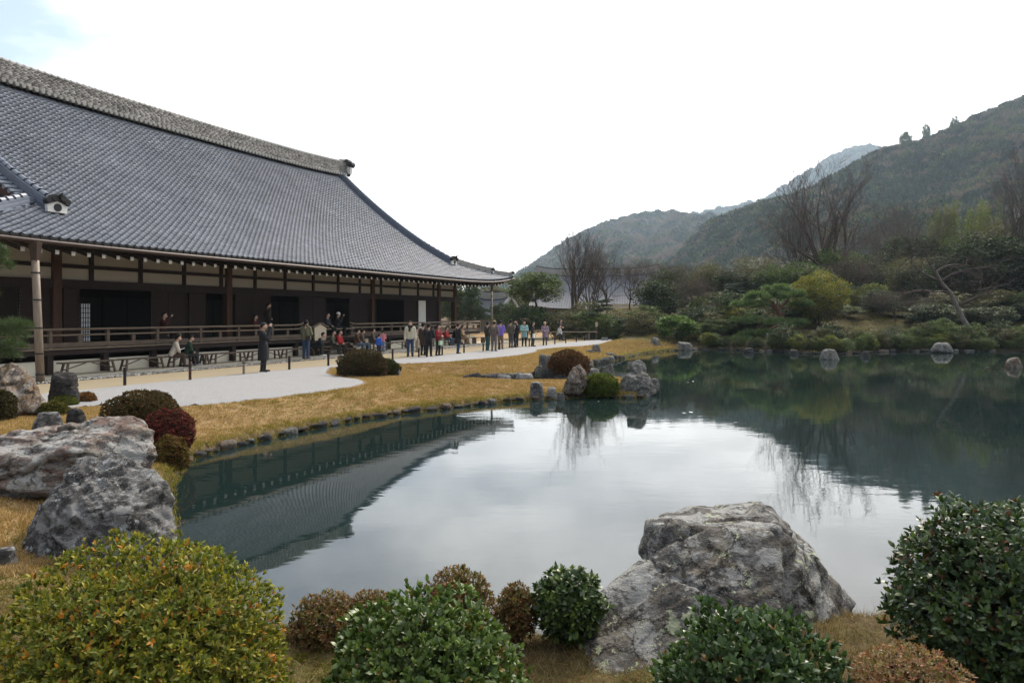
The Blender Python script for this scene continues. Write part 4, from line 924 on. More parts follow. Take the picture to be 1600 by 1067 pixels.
# ============================================================ trees
def cat_arrays(L):
    V, F, C, b = [], [], [], 0
    for v, f, c in L: V.append(v); F.append(f + b); C.append(c); b += len(v)
    return np.concatenate(V), np.concatenate(F), np.concatenate(C)
def tubes_np(segs, n=3):
    """segs: (p,q,r0,r1) arrays -> open tapered prisms as quads"""
    p = np.array([s[0] for s in segs]); q = np.array([s[1] for s in segs]); r0 = np.array([s[2] for s in segs]); r1 = np.array([s[3] for s in segs])
    d = norm(q - p); a = norm(np.cross(d, np.array([.3, .9, .31]))); b = np.cross(d, a); V = []
    for c, r in ((p, r0), (q, r1)):
        for k in range(n):
            t = 2 * math.pi * k / n; V.append(c + (a * math.cos(t) + b * math.sin(t)) * r[:, None])
    V = np.stack(V, 1); F = np.array([(k, (k + 1) % n, n + (k + 1) % n, n + k) for k in range(n)])
    F = (F[None] + (np.arange(len(segs)) * 2 * n)[:, None, None]).reshape(-1, 4)
    return V.reshape(-1, 3), F
def grow(seed, H=10.0, Rr=4.0, trunk=0.22, limbs=6, levels=5, upness=0.55, wob=0.18, r0=0.20, kids=(4, 4, 4, 3, 3), lean=(0, 0)):
    r = np.random.default_rng(seed); thick, thin, tips = [], [], []
    def branch(p, d, L, rad, lv):
        n = 4 if lv < 2 else 3; pts = [p]; ra = [rad]; dd = d.copy()
        for i in range(n):
            dd = norm(dd + r.normal(size=3) * wob + np.array([0, 0, 0.10 if lv > 0 else 0])); pts.append(pts[-1] + dd * L / n); ra.append(rad * (1 - 0.62 * (i + 1) / n))
        (thick if lv < 2 else thin).extend((pts[i], pts[i + 1], ra[i], ra[i + 1]) for i in range(n))
        if lv >= levels - 1: tips.append(pts[-1]); return
        for k in range(kids[lv]):
            f = 0.35 + 0.65 * (k + r.random() * .6) / kids[lv]; i = min(int(f * n), n - 1); q = pts[i] + (pts[i + 1] - pts[i]) * (f * n - i)
            ax = norm(np.cross(dd, r.normal(size=3))); an = 0.35 + 0.45 * r.random(); nd = norm(dd * math.cos(an) + ax * math.sin(an) + np.array([0, 0, upness * 0.25]))
            branch(q, nd, L * (0.50 + 0.25 * r.random()), max(rad * (1 - .62 * f) * .62, .012), lv + 1)
    top = np.array([lean[0], lean[1], trunk * H]); mid = top * .5 + np.array([r.normal() * .1, r.normal() * .1, 0])
    base = np.array([0., 0., -.3]); thick += [(base, mid, r0 * 1.15, r0), (mid, top, r0, r0 * .85)]
    for k in range(limbs):
        t = 2 * math.pi * (k + r.random() * .5) / limbs; o = 0.25 + .75 * r.random(); tgt = np.array([math.cos(t) * Rr * o, math.sin(t) * Rr * o, H * (0.75 + .25 * (1 - o)) - trunk * H]); L = np.linalg.norm(tgt) * .72
        branch(top - np.array([0, 0, .1 * k / limbs * H * .5]), norm(tgt + np.array([0, 0, upness * L * .3])), L, r0 * .62, 0)
    return thick, thin, np.array(tips)
def seg_mesh(name, segs, n, mat): V, F = tubes_np(segs, n); return np_mesh(name, V, F, M[mat], n > 4)
def clump_leaves(cent, rad, n, L, W, pal, up=0.5, flat=1.0):
    r_ = rand_unit(n); rr = rng.random(n) ** (1 / 2.2); off = r_ * rr[:, None] * rad; off[:, 2] *= flat
    D = norm(r_ + rand_unit(n) * .9 + np.array([0, 0, up * .3])); N = norm(np.array([0, 0, up]) + rand_unit(n) * .8 + r_ * .4)
    pal = np.array(pal); col = pal[rng.integers(0, len(pal), n)] * (1 + .18 * rng.normal(size=(n, 1)))
    return quads(cent + off, D, N, L * (.7 + .6 * rng.random(n)), W, np.clip(col, .005, .8))
def crown(seed, H, Rr, base, nc, per, cr, L, W, pal, flat=.75, shape=1.0, up=.5):
    """many leaf clumps spread through an uneven ellipsoid from base to H"""
    r = np.random.default_rng(seed); out = []; cz = (H + base) / 2; hz = (H - base) / 2
    for k in range(nc):
        u = r.normal(size=3); u /= np.linalg.norm(u); rr = (0.35 + .65 * r.random() ** .5); bump = 1 + .22 * math.sin(u[0] * 5 + seed) * math.cos(u[2] * 4 + seed * 2)
        wz = 1.0 if shape == 1 else (1 - (u[2] * rr * .5 + .5) * (1 - shape))
        c = np.array([u[0] * Rr * rr * bump * wz, u[1] * Rr * rr * bump * wz, cz + u[2] * hz * rr]); out.append(clump_leaves(c, cr * (.6 + .7 * r.random()), per, L, W, pal, up, flat))
    return cat_arrays(out)
G_DARK = [(0.020, 0.034, 0.014), (0.032, 0.050, 0.018), (0.045, 0.064, 0.022)]
G_MID = [(0.045, 0.070, 0.020), (0.066, 0.092, 0.026), (0.09, 0.115, 0.034)]
G_YEL = [(0.105, 0.125, 0.022), (0.16, 0.16, 0.028), (0.08, 0.105, 0.02), (0.24, 0.17, 0.026)]
G_OLV = [(0.060, 0.060, 0.026), (0.085, 0.080, 0.034), (0.10, 0.085, 0.04)]
G_BRT = [(0.075, 0.13, 0.024), (0.10, 0.165, 0.035), (0.055, 0.095, 0.02)]
G_CAM = [(0.016, 0.026, 0.014), (0.026, 0.040, 0.02), (0.045, 0.06, 0.035)]
B_TWG = [(0.10, 0.070, 0.055), (0.13, 0.09, 0.07), (0.085, 0.06, 0.05)]
for P_l in (G_DARK, G_MID, G_YEL, G_OLV, G_BRT): P_l[:] = [tuple(np.array(c_) * 1.3) for c_ in P_l]
PROTO = {}
def proto(kind, seed, thick, thin, leaf, leafmat='leaf', bark='bark', tw='twig'):
    d = {'trunk': seg_mesh(kind + '_trunk', thick, 6, bark)}
    if thin: d['branches'] = seg_mesh(kind + '_branches', thin, 3, tw)
    if leaf is not None: V, F, C = leaf; d['crown'] = np_mesh(kind + '_crown', V, F, M[leafmat], False, C)
    PROTO.setdefault(kind, []).append(d)
for s_ in range(3):
    th, tn, tp = grow(100 + s_, 10, 4.2, .17, 8, 5, .8, .14, .21, (4, 3, 3, 3)); proto('bare', s_, th, tn, None)
for s_ in range(3):                                         # finer, browner bare trees
    th, tn, tp = grow(120 + s_, 10, 4.6, .25, 6, 5, .4, .24, .13, (4, 4, 4, 3)); fuzz = clump_leaves(np.zeros(3), .01, 2, .1, .01, B_TWG)
    L = []
    for t in tp[::3]: L.append(clump_leaves(t, .5, 6, .42, .015, B_TWG))
    proto('bare_fine', s_, th, tn, cat_arrays(L))
for s_ in range(3):
    th, tn, tp = grow(140 + s_, 8.5, 3.2, .3, 5, 3, .4, .2, .17, (3, 3)); proto('evergreen', s_, th, tn, crown(s_, 10, 4, 2.0, 105, 120, 1.05, .34, .17, G_MID), 'leaf')
for s_ in range(2):
    th, tn, tp = grow(150 + s_, 8.5, 3.2, .3, 5, 3, .4, .2, .17, (3, 3)); proto('dark_evergreen', s_, th, tn, crown(s_ + 5, 10, 4, 1.2, 115, 110, 1.1, .34, .17, G_DARK), 'leaf')
for s_ in range(2):
    th, tn, tp = grow(160 + s_, 8.5, 3.2, .2, 5, 3, .4, .2, .15, (3, 3)); proto('olive', s_, th, tn, crown(s_ + 8, 10, 4, 1.5, 80, 80, 1.1, .34, .14, G_OLV), 'leaf')
th, tn, tp = grow(170, 8.5, 3.2, .2, 6, 3, .4, .2, .15, (3, 3)); proto('yellow', 0, th, tn, crown(12, 10, 4, 1.2, 120, 130, 1.0, .32, .15, G_YEL), 'leaf')
th, tn, tp = grow(171, 8.0, 3.2, .12, 6, 3, .4, .2, .15, (3, 3)); proto('camellia', 0, th, tn, crown(14, 10, 4.2, .6, 130, 120, 1.0, .30, .18, G_CAM + [(0.04, .055, .03)]), 'leaf_matt')
th, tn, tp = grow(172, 8.0, 3.0, .1, 6, 3, .4, .2, .10, (3, 3)); proto('bright_shrub', 0, th, tn, crown(15, 10, 4.2, .4, 85, 90, 1.1, .55, .28, G_BRT, .5), 'leaf')
L = []                                                        # bamboo: plumes on nodding canes
thb = []
for k in range(16):
    a = rng.random() * 6.28; r_ = 3.2 * rng.random() ** .5; x0, y0 = math.cos(a) * r_, math.sin(a) * r_; h = 8 + 2.2 * rng.random(); lx_, ly_ = rng.normal() * .5, rng.normal() * .5
    thb.append((np.array([x0, y0, -.3]), np.array([x0, y0, h * .6]), .07, .05)); thb.append((np.array([x0, y0, h * .6]), np.array([x0 + lx_, y0 + ly_, h]), .05, .015))
    for z in np.linspace(.40, 1.0, 9): f = max(0, (z - .6) / .4); L.append(clump_leaves(np.array([x0 + lx_ * f, y0 + ly_ * f, h * z]), .35 + .65 * (1.05 - z), 40, .42, .09, [(0.13, .15, .04), (.17, .18, .05), (.10, .12, .03)], -.2))
proto('bamboo', 0, thb, None, cat_arrays(L), 'leaf', 'bark')
def pine_pad(c, rx, rz, n, nl, pal=((0.020, 0.042, 0.022), (0.032, 0.062, 0.030), (0.05, 0.085, 0.035)), per=7, wd=.02):
    a = rng.random(n) * 6.283; r_ = np.sqrt(rng.random(n)); Pc = np.stack([np.cos(a) * r_ * rx, np.sin(a) * r_ * rx, (1 - r_ ** 2) * rz * (.5 + .6 * rng.random(n)) + .1 * rz * rng.normal(size=n)], 1) + np.asarray(c)
    Pc = np.repeat(Pc, per, 0); m = len(Pc); D = norm(rand_unit(m) + np.array([0, 0, .75])); pal = np.array(pal)
    col = pal[rng.integers(0, len(pal), m)] * (1 + .2 * rng.normal(size=(m, 1))); return blades(Pc, D, nl * (.7 + .5 * rng.random(m)), wd, np.clip(col, .004, .5))
def pine(seed, H, Rr, pads, bark='bark_red', nl=.3, wd=.03):
    r = np.random.default_rng(seed); th = []; L = []; p = np.array([0, 0, -.3]); spine = [p]
    for k in range(6): p = p + np.array([r.normal() * .09 * H, r.normal() * .06 * H, H / 6.2]); spine.append(p)
    for i in range(6): th.append((spine[i], spine[i + 1], .2 * (1 - i / 7.5), .2 * (1 - (i + 1) / 7.5)))
    for k in range(pads):
        f = .32 + .68 * k / (pads - 1); i = min(int(f * 6), 5); q = spine[i] + (spine[i + 1] - spine[i]) * (f * 6 - i); a = r.random() * 6.28 + k * 2.4; rr = Rr * (1.05 - .72 * f) * (.45 + .6 * r.random())
        e = q + np.array([math.cos(a) * rr, math.sin(a) * rr, .03 * H * r.normal()]); m_ = (q + e) / 2 + np.array([0, 0, -.05 * H * r.random()]); th.append((q, m_, .07, .05)); th.append((m_, e, .05, .02))
        pr = Rr * (.52 - .25 * f) * (.8 + .5 * r.random()); L.append(pine_pad(e, pr, pr * .38, int(150 * pr ** 2) + 60, nl, wd=wd)); L.append(pine_pad(m_ + np.array([0, 0, .1]), pr * .7, pr * .3, int(80 * pr ** 2) + 20, nl, wd=wd))
    return th, cat_arrays(L)
th, lf = pine(3, 10, 4.4, 15); proto('pine', 0, th, None, lf, 'needle', 'bark_red')
th, lf = pine(8, 10, 3.6, 13); proto('pine', 1, th, None, lf, 'needle', 'bark')
for s_, pl_ in enumerate((G_DARK, G_MID, G_OLV, G_YEL[:3])):
    th, tn, tp = grow(190 + s_, 7.5, 3.2, .06, 6, 3, .4, .2, .12, (3, 3)); proto('shrub', s_, th, tn, crown(40 + s_, 10, 4.2, -1.0, 85, 85, 1.15, .40, .20, pl_), 'leaf')
def tree(kind, px, top, Y, wpx, label, group=None, cat='tree', variant=None, rz=None, name=None, lift=0.0):
    X = (px - 800) / FPX * Y; zb = float(ground_z(np.array([X]), np.array([Y]))[0]) + lift; zt = H0 + (YH - top) / FPX * Y; Hs = max(zt - zb, .4); Rs = wpx / 2 / FPX * Y
    if name and 'shrub' in name: Hs = max(Hs, 1.5 * Rs)
    if kind == 'shrub' and variant is None: variant = rnd.choice((0, 1, 1, 2, 0, 3))
    pr = PROTO[kind][(rnd.randrange(len(PROTO[kind])) if variant is None else variant)]
    e = empty(name or {'bare': 'bare_tree', 'bare_fine': 'bare_tree', 'pine': 'pine_tree', 'yellow': 'yellow_green_tree', 'camellia': 'camellia_tree', 'bright_shrub': 'leafy_shrub', 'bamboo': 'bamboo_clump', 'olive': 'evergreen_tree', 'dark_evergreen': 'evergreen_tree'}.get(kind, 'evergreen_tree'), (X, Y, zb), rnd.random() * 6.28 if rz is None else rz)
    e.scale = (Rs / 4.2, Rs / 4.2, Hs / 10)
    for k, me in pr.items(): obj(k, me, e)
    return tag(e, label, cat, group)
# --- along the far left side, behind the path
tree('evergreen', 836, 427, 66, 96, 'rounded evergreen tree right of the hall roof corner', lift=2.6, variant=0)
tree('dark_evergreen', 822, 478, 63.5, 82, 'dark clipped evergreen below the rounded tree')
tree('bare', 897, 369, 72, 105, 'bare tree with upright limbs before the far hall roof', variant=0, rz=.3)
tree('bare', 925, 392, 73, 80, 'bare tree with a crooked limb just right of the upright bare tree', variant=1)
tree('bare_fine', 948, 393, 75, 90, 'brownish bare tree in front of the middle of the far roof', variant=1)
tree('bare_fine', 985, 410, 74, 80, 'fine twigged bare tree before the right half of the far roof', variant=2)
tree('bare_fine', 1040, 405, 84, 80, 'bare tree beside the gable of the far hall', variant=0)
tree('olive', 925, 470, 66, 80, 'olive shrubby tree under the bare trees before the far roof')
for i, (x, t, w_) in enumerate(((880, 492, 60), (905, 496, 55), (935, 497, 55), (960, 500, 40), (1000, 505, 50))):
    tree('shrub', x, t, 62.5 + .5 * (i % 2), w_, 'low hedge shrub in the row behind the path end', 'hedge shrubs behind the path', 'shrub', name='hedge_shrub')
tree('pine', 985, 466, 64, 80, 'small spreading pine left of the bright green shrub', variant=1)
tree('evergreen', 1010, 478, 65, 60, 'mid green bushy tree behind the small spreading pine', variant=2)
tree('dark_evergreen', 1033, 437, 70, 85, 'dark layered evergreen right of the far roof gable', variant=1)
tree('bright_shrub', 1057, 493, 60.5, 62, 'bright green broad leaved shrub near the far left shore', cat='shrub')
tree('bare_fine', 1088, 430, 67, 90, 'bare tree above the bright green shrub', variant=0)
tree('dark_evergreen', 1098, 480, 66, 80, 'dark evergreen behind the bright green shrub', variant=0)
tree('olive', 1120, 455, 74, 90, 'olive evergreen between bare tree and shore pine', variant=0)
tree('bare_fine', 1135, 470, 66, 70, 'small bare tree left of the shore pine', variant=2)
# --- right bank
PX9 = 60.0
e = empty('pine_tree', (float((1225 - 800) / FPX * PX9), PX9 + 1.0, float(ground_z(np.array([22.6]), np.array([61.0]))[0]))); tag(e, 'wide spreading pine with reddish trunk leaning over the far shore', 'tree')
o9 = np.array(e.location); q9 = lambda x, y, dy=0.: np.array(PD(x, y, PX9 + dy)) - o9
sp = [np.array([0, 0, -.2]), q9(1228, 520, .8), q9(1222, 500, .5), q9(1214, 484, .3), q9(1205, 472, .2), q9(1192, 466)]
th9 = [(sp[i], sp[i + 1], .30 - .035 * i, .30 - .035 * (i + 1)) for i in range(5)] + [(q9(1214, 484, .3), q9(1232, 470, .8), .15, .1), (q9(1222, 498, .5), q9(1178, 500), .12, .06), (q9(1205, 474, .2), q9(1170, 482, -.4), .1, .05), (q9(1224, 505, .6), q9(1170, 530, -.6), .1, .04)]
L9 = []
for x, y, dy, rx, rz in ((1200, 462, 0, 1.7, .8), (1235, 458, .6, 1.5, .9), (1172, 474, -.3, 1.3, .6), (1255, 474, .8, 1.1, .6), (1165, 500, -.4, 1.2, .5), (1205, 503, -.8, 1.0, .4), (1180, 520, -.6, 1.3, .5), (1157, 532, -.8, 1.0, .4), (1240, 505, .2, 1.0, .5), (1215, 451, .4, 1.0, .6), (1187, 536, -1.0, .9, .35)):
    for _ in range(13):
      a9 = rnd.random() * 6.28; r9 = rx * math.sqrt(rnd.random()) * .95; L9.append(pine_pad(q9(x, y, dy) + np.array([math.cos(a9) * r9, math.sin(a9) * r9 * .8, -rz * .5 + rz * .45 * rnd.random()]), .34 + .2 * rnd.random(), .30, 26, .36, ((.095, .155, .050), (.14, .21, .066), (.19, .26, .09)), 11, .045))
    th9.append((sp[3] + (q9(x, y, dy) - sp[3]) * .2, q9(x, y, dy) - np.array([0, 0, rz * .4]), .05, .02))
V, F, C = cat_arrays(L9); obj('crown', np_mesh('wide_pine_needles', V, F, M['needle'], False, C), e); obj('trunk', seg_mesh('wide_pine_trunk', th9, 7, 'bark_red'), e)
tree('yellow', 1280, 426, 63, 82, 'yellow green bushy tree right of the wide pine')
tree('evergreen', 1208, 415, 76, 60, 'pale green conical tree behind the wide pine', variant=1)
tree('dark_evergreen', 1165, 428, 78, 85, 'dark evergreen behind and left of the wide pine', variant=0)
tree('dark_evergreen', 1245, 440, 79, 70, 'dark evergreen between the wide pine and the great bare tree', variant=1)
tree('bare', 1296, 262, 88, 190, 'great bare tree with fan of fine limbs against the mountain', variant=2, rz=1.1)
tree('bare', 1255, 330, 92, 120, 'bare tree left behind the great bare tree', variant=0)
tree('bare', 1410, 322, 92, 130, 'crooked bare tree right of the great bare tree', variant=1)
tree('bare_fine', 1350, 400, 76, 110, 'thin bare tree below the great bare tree on the moss', variant=1)
tree('dark_evergreen', 1335, 445, 78, 90, 'dark evergreen at the foot of the great bare tree', variant=0)
tree('dark_evergreen', 1376, 468, 69, 54, 'round clipped dark shrub on the mossy slope', cat='shrub', name='clipped_shrub', variant=1)
tree('bare_fine', 1398, 455, 66, 78, 'slender sapling with spreading twigs on the mossy slope', variant=2)
tree('bare_fine', 1428, 465, 68, 60, 'second slender sapling right of the round clipped shrub', variant=0)
tree('pine', 1470, 478, 62, 56, 'small young pine on the mossy slope', variant=1)
tree('olive', 1440, 400, 84, 100, 'olive tree behind the saplings on the slope', variant=1)
tree('bamboo', 1480, 322, 108, 70, 'pale yellow green bamboo clump above the olive trees', cat='bamboo')
tree('bamboo', 1530, 318, 112, 76, 'pale bamboo clump next to the first bamboo', cat='bamboo')
tree('camellia', 1560, 376, 74, 190, 'broad dark camellia tree with pale glints at the right edge')
tree('camellia', 1640, 385, 72, 170, 'dark camellia tree cut by the right frame edge')
tree('camellia', 1512, 440, 78, 110, 'lower dark camellia left of the broad camellia')
tree('bare', 1590, 255, 96, 140, 'tall bare tree behind the camellia at the right edge', variant=2)
tree('olive', 1555, 350, 100, 110, 'brown olive tree between bamboo and tall bare tree', variant=0)
tree('bare_fine', 1500, 372, 92, 120, 'brown bare tree below the bamboo', variant=1)
tree('bare_fine', 1565, 462, 67, 90, 'bare shrub with arching twigs under the camellia', variant=2)
tree('bare_fine', 1330, 340, 105, 130, 'brown bare tree behind the great bare tree', variant=0)
# filler wood behind the garden
k = 0
for x in np.arange(795, 1760, 30):
    kind = ('dark_evergreen', 'olive', 'bare_fine', 'dark_evergreen', 'bare_fine', 'evergreen')[k % 6]; Y = 88 + 26 * rnd.random() + (20 if x < 1080 else 0)
    top = 432 - max(0, (x - 1050)) * .13 + rnd.uniform(-14, 14) if x > 1060 else 452 + rnd.uniform(-6, 10)
    tree(kind, x + rnd.uniform(-8, 8), top, Y, 75 + 30 * rnd.random(), {'dark_evergreen': 'dark evergreen in the wood behind the garden', 'olive': 'olive evergreen in the wood behind the garden', 'bare_fine': 'brown bare tree in the wood behind the garden', 'evergreen': 'mid green tree in the wood behind the garden'}[kind], 'trees of the wood behind the garden'); k += 1
# low shrub belt on the far shore
for i in range(26):
    x = 1090 + i * 21 + rnd.uniform(-6, 6); Y = 63 + 14 * rnd.random() if x > 1240 else 61 + 6 * rnd.random()
    if 1250 < x < 1480 and Y < 72: Y += 10
    tree('shrub', x, 486 - (Y - 58) * .8 + rnd.uniform(-22, 10), Y, 34 + 22 * rnd.random(), 'low shrub in the undergrowth of the far bank', 'undergrowth shrubs of the far bank', 'shrub', name='undergrowth_shrub')
# denser middle belt of the wood
for i in range(24):
    x = 1040 + i * 25 + rnd.uniform(-9, 9); Y = 74 + 9 * rnd.random(); kd = ('dark_evergreen', 'bare_fine', 'evergreen', 'olive', 'dark_evergreen', 'bare_fine')[i % 6]; top = (424 if x < 1280 else 420 - (x - 1280) * .10) + rnd.uniform(-14, 16)
    tree(kd, x, top, Y, 62 + 26 * rnd.random(), {'dark_evergreen': 'dark evergreen in the belt above the mossy bank', 'olive': 'olive evergreen in the belt above the mossy bank', 'bare_fine': 'leafless grey brown tree in the belt above the mossy bank', 'evergreen': 'mid green tree in the belt above the mossy bank'}[kd], 'trees of the belt above the mossy bank')
# low dark shrubs hugging the far waterline
shore_Y = lambda x: (H0 + .65) * FPX / (np.interp(x, [1095, 1140, 1200, 1270, 1310, 1380, 1460, 1600], [546, 547, 549, 553, 554, 550, 549, 550]) - YH)
for i in range(28):
    x = 1100 + i * 18.5 + rnd.uniform(-8, 8); Y = shore_Y(x) + rnd.uniform(.5, 1.3); t = 532 + rnd.uniform(-10, 7)
    tree('shrub', x, t, Y, 16 + 18 * rnd.random(), 'small shrub on the far waterline among the edge stones', 'small shrubs on the far waterline', 'shrub', name='shore_shrub')
# bigger evergreens closing off the right end of the bank
for i, (x, t, Y, w_, kd, lb) in enumerate(((1545, 478, 63, 80, 'dark_evergreen', 'dense dark shrub on the shore right of the leaning trunk'), (1600, 470, 64, 90, 'camellia', 'dark leafy shrub on the shore at the right frame edge'), (1490, 496, 66, 60, 'evergreen', 'green shrub behind the leaning trunk'), (1118, 498, 60.5, 56, 'evergreen', 'green shrub left of the wide pine on the shore'), (1142, 480, 63, 60, 'yellow', 'yellow green shrub just left of the wide pine'), (1320, 478, 68, 60, 'evergreen', 'green bush right of the yellow green tree'), (1440, 470, 72, 70, 'evergreen', 'green bush above the young pine'), (1262, 470, 70, 50, 'bare', 'bare tree standing through the yellow green tree'), (1300, 480, 62, 44, 'bare_fine', 'small leafless tree on the moss right of the yellow green tree'))):
    tree(kd, x, t, Y, w_, lb)
# evergreens standing on the far bank close to the water
for i in range(18):
    x = 1100 + i * 29 + rnd.uniform(-10, 10); Y = 62.5 + 7 * rnd.random(); t = 470 + rnd.uniform(-18, 20); kd = ('dark_evergreen', 'shrub', 'evergreen', 'pine', 'shrub', 'camellia')[i % 6]
    if 1290 < x < 1440: t += 22; Y += 5
    if 1135 < x < 1265: Y = 68 + 4 * rnd.random(); t -= 12
    tree(kd, x, t, Y, 60 + 36 * rnd.random(), {'dark_evergreen': 'dark evergreen standing low on the far bank', 'shrub': 'man high bush standing low on the far bank', 'evergreen': 'mid green evergreen standing low on the far bank', 'pine': 'small pine standing low on the far bank', 'camellia': 'dark camellia bush standing low on the far bank'}[kd], 'evergreens low on the far bank')
for i in range(24):
    x = 1225 + i * 17 + rnd.uniform(-6, 6); Y = shore_Y(x) + rnd.uniform(1.2, 3.2)
    tree('shrub', x, 527 + rnd.uniform(-7, 8), Y, 26 + 24 * rnd.random(), 'knee high shrub behind the waterline of the far bank', 'knee high shrubs behind the far waterline', 'shrub', name='bank_shrub', variant=rnd.choice((0, 0, 1, 2)))
# trees seen past the hall's far corner
for i, (x, t, Y, w_, kd) in enumerate(((722, 440, 84, 60, 'dark_evergreen'), (745, 452, 78, 46, 'pine'), (768, 446, 90, 60, 'olive'), (702, 455, 92, 50, 'evergreen'), (790, 470, 82, 50, 'dark_evergreen'))):
    tree(kd, x, t, Y, w_, ('dark tree seen between the last two veranda posts', 'pine seen just right of the hall corner post', 'olive tree behind the thin downpipe at the hall corner', 'pale tree seen past the hall end wall', 'dark tree behind the rounded evergreen')[i])
# leaning pale trunk at the right bank
e = empty('leaning_tree', PD(1530, 541, 60)); tag(e, 'leaning tree with pale mottled bark and bare limbs on the far shore', 'tree'); e.location.z = -.45
px2 = lambda x, y, Y=60.5: np.array(PD(x, y, Y)) - np.array(e.location)
pl = [px2(1531, 545), px2(1518, 520), px2(1505, 500), px2(1495, 478), px2(1485, 458), px2(1470, 440), px2(1463, 425)]
obj('trunk', seg_mesh('leaning_trunk', [(pl[i], pl[i + 1], .27 - .03 * i, .27 - .03 * (i + 1)) for i in range(6)], 8, 'bark_pale'), e)
sg = []
r = np.random.default_rng(5)
def wander(p, d, L, rad, lv):
    for i in range(4):
        d = norm(d + r.normal(size=3) * .25); q = p + d * L / 4; sg.append((p, q, rad, rad * .8)); p = q; rad *= .8
        if lv < 3 and i: 
            for _ in range(2): wander(p, norm(d + r.normal(size=3) * .8 + np.array([0, 0, .2])), L * .6, rad * .6, lv + 1)
for i, d in ((3, (1, 0, .5)), (4, (-1, .2, .4)), (5, (-1, 0, .1)), (6, (.4, 0, 1)), (4, (-.8, -.5, -.1)), (5, (.9, .3, .6))): wander(pl[i], norm(np.array(d, float)), 3.6, .12, 0)
obj('branches', seg_mesh('leaning_branches', sg, 3, 'twig'), e)
# prop under the pine
b = MB(); p = P(1198, 549, -.7); b.tube([p, p + Vector((.05, 0, 1.4))], .08, 8); tag(b.build('support_post', M['bamboo']), 'wooden prop standing in the water under the wide pine', 'post')
# three lone pines on the mountain crest
# pine at the left edge, near the downpipe
e = empty('pine_tree', (-13.6, 16.2, -.05)); tag(e, 'pine with long needles reaching in at the left edge of the frame', 'tree')
o3 = np.array(e.location); L = []; th = [(np.array([0, 0, -.2]), np.array([.1, .1, 1.6]), .17, .14), (np.array([.1, .1, 1.6]), np.array([-.1, .2, 4.2]), .14, .08)]
for x, y, rx, rz, n_ in ((6, 528, .5, .28, 210), (26, 514, .32, .2, 120), (5, 558, .36, .2, 130), (-4, 420, .3, .4, 170), (-25, 520, .5, .3, 120), (-30, 410, .5, .4, 120), (16, 545, .34, .2, 110), (-30, 570, .4, .3, 80), (-45, 460, .5, .4, 120), (2, 400, .16, .2, 50)):
    c = np.array(PD(x, y, 16.2 + rnd.uniform(-.5, .5))) - o3; L.append(pine_pad(c, rx, rz, n_, .17, ((.05, .085, .02), (.08, .125, .03), (.035, .06, .018)), 16, .006)); th.append((np.array([0, .15, max(.6, c[2] - .25)]), c, .045, .012))
V, F, C = cat_arrays(L); obj('crown', np_mesh('pine_needles', V, F, M['needle'], False, C), e); obj('trunk', seg_mesh('pine_trunk', th, 6, 'bark'), e)

# ============================================================ hills with their woods
def blob(seed, n, L, W, pal, flat=.8, trunk=True):
    r = np.random.default_rng(seed); out = []
    for k in range(26):
        u = r.normal(size=3); u /= np.linalg.norm(u); u[2] = abs(u[2]) * .9 - .15; out.append(clump_leaves(u * (.45 + .3 * r.random()), .36, n, L, W, pal, .7, flat))
    V, F, C = cat_arrays(out); return np_mesh('crown', V, F, M['forest'], False, C)
H_GR = [(.028, .048, .022), (.042, .064, .027), (.058, .080, .034)]; H_LT = [(.10, .12, .042), (.13, .145, .055), (.08, .098, .038)]; H_BR = [(.16, .12, .092), (.20, .15, .115), (.13, .098, .078)]; H_RD = [(.18, .125, .095), (.22, .15, .115), (.15, .115, .095)]
hill_lib = lib('wood_crowns', [blob(1, 30, .30, .16, H_GR), blob(2, 30, .28, .15, H_GR), blob(3, 30, .3, .16, H_LT), blob(4, 26, .34, .05, H_BR), blob(5, 26, .36, .05, H_RD), blob(6, 30, .3, .16, [(.022, .038, .022), (.032, .05, .026)])])
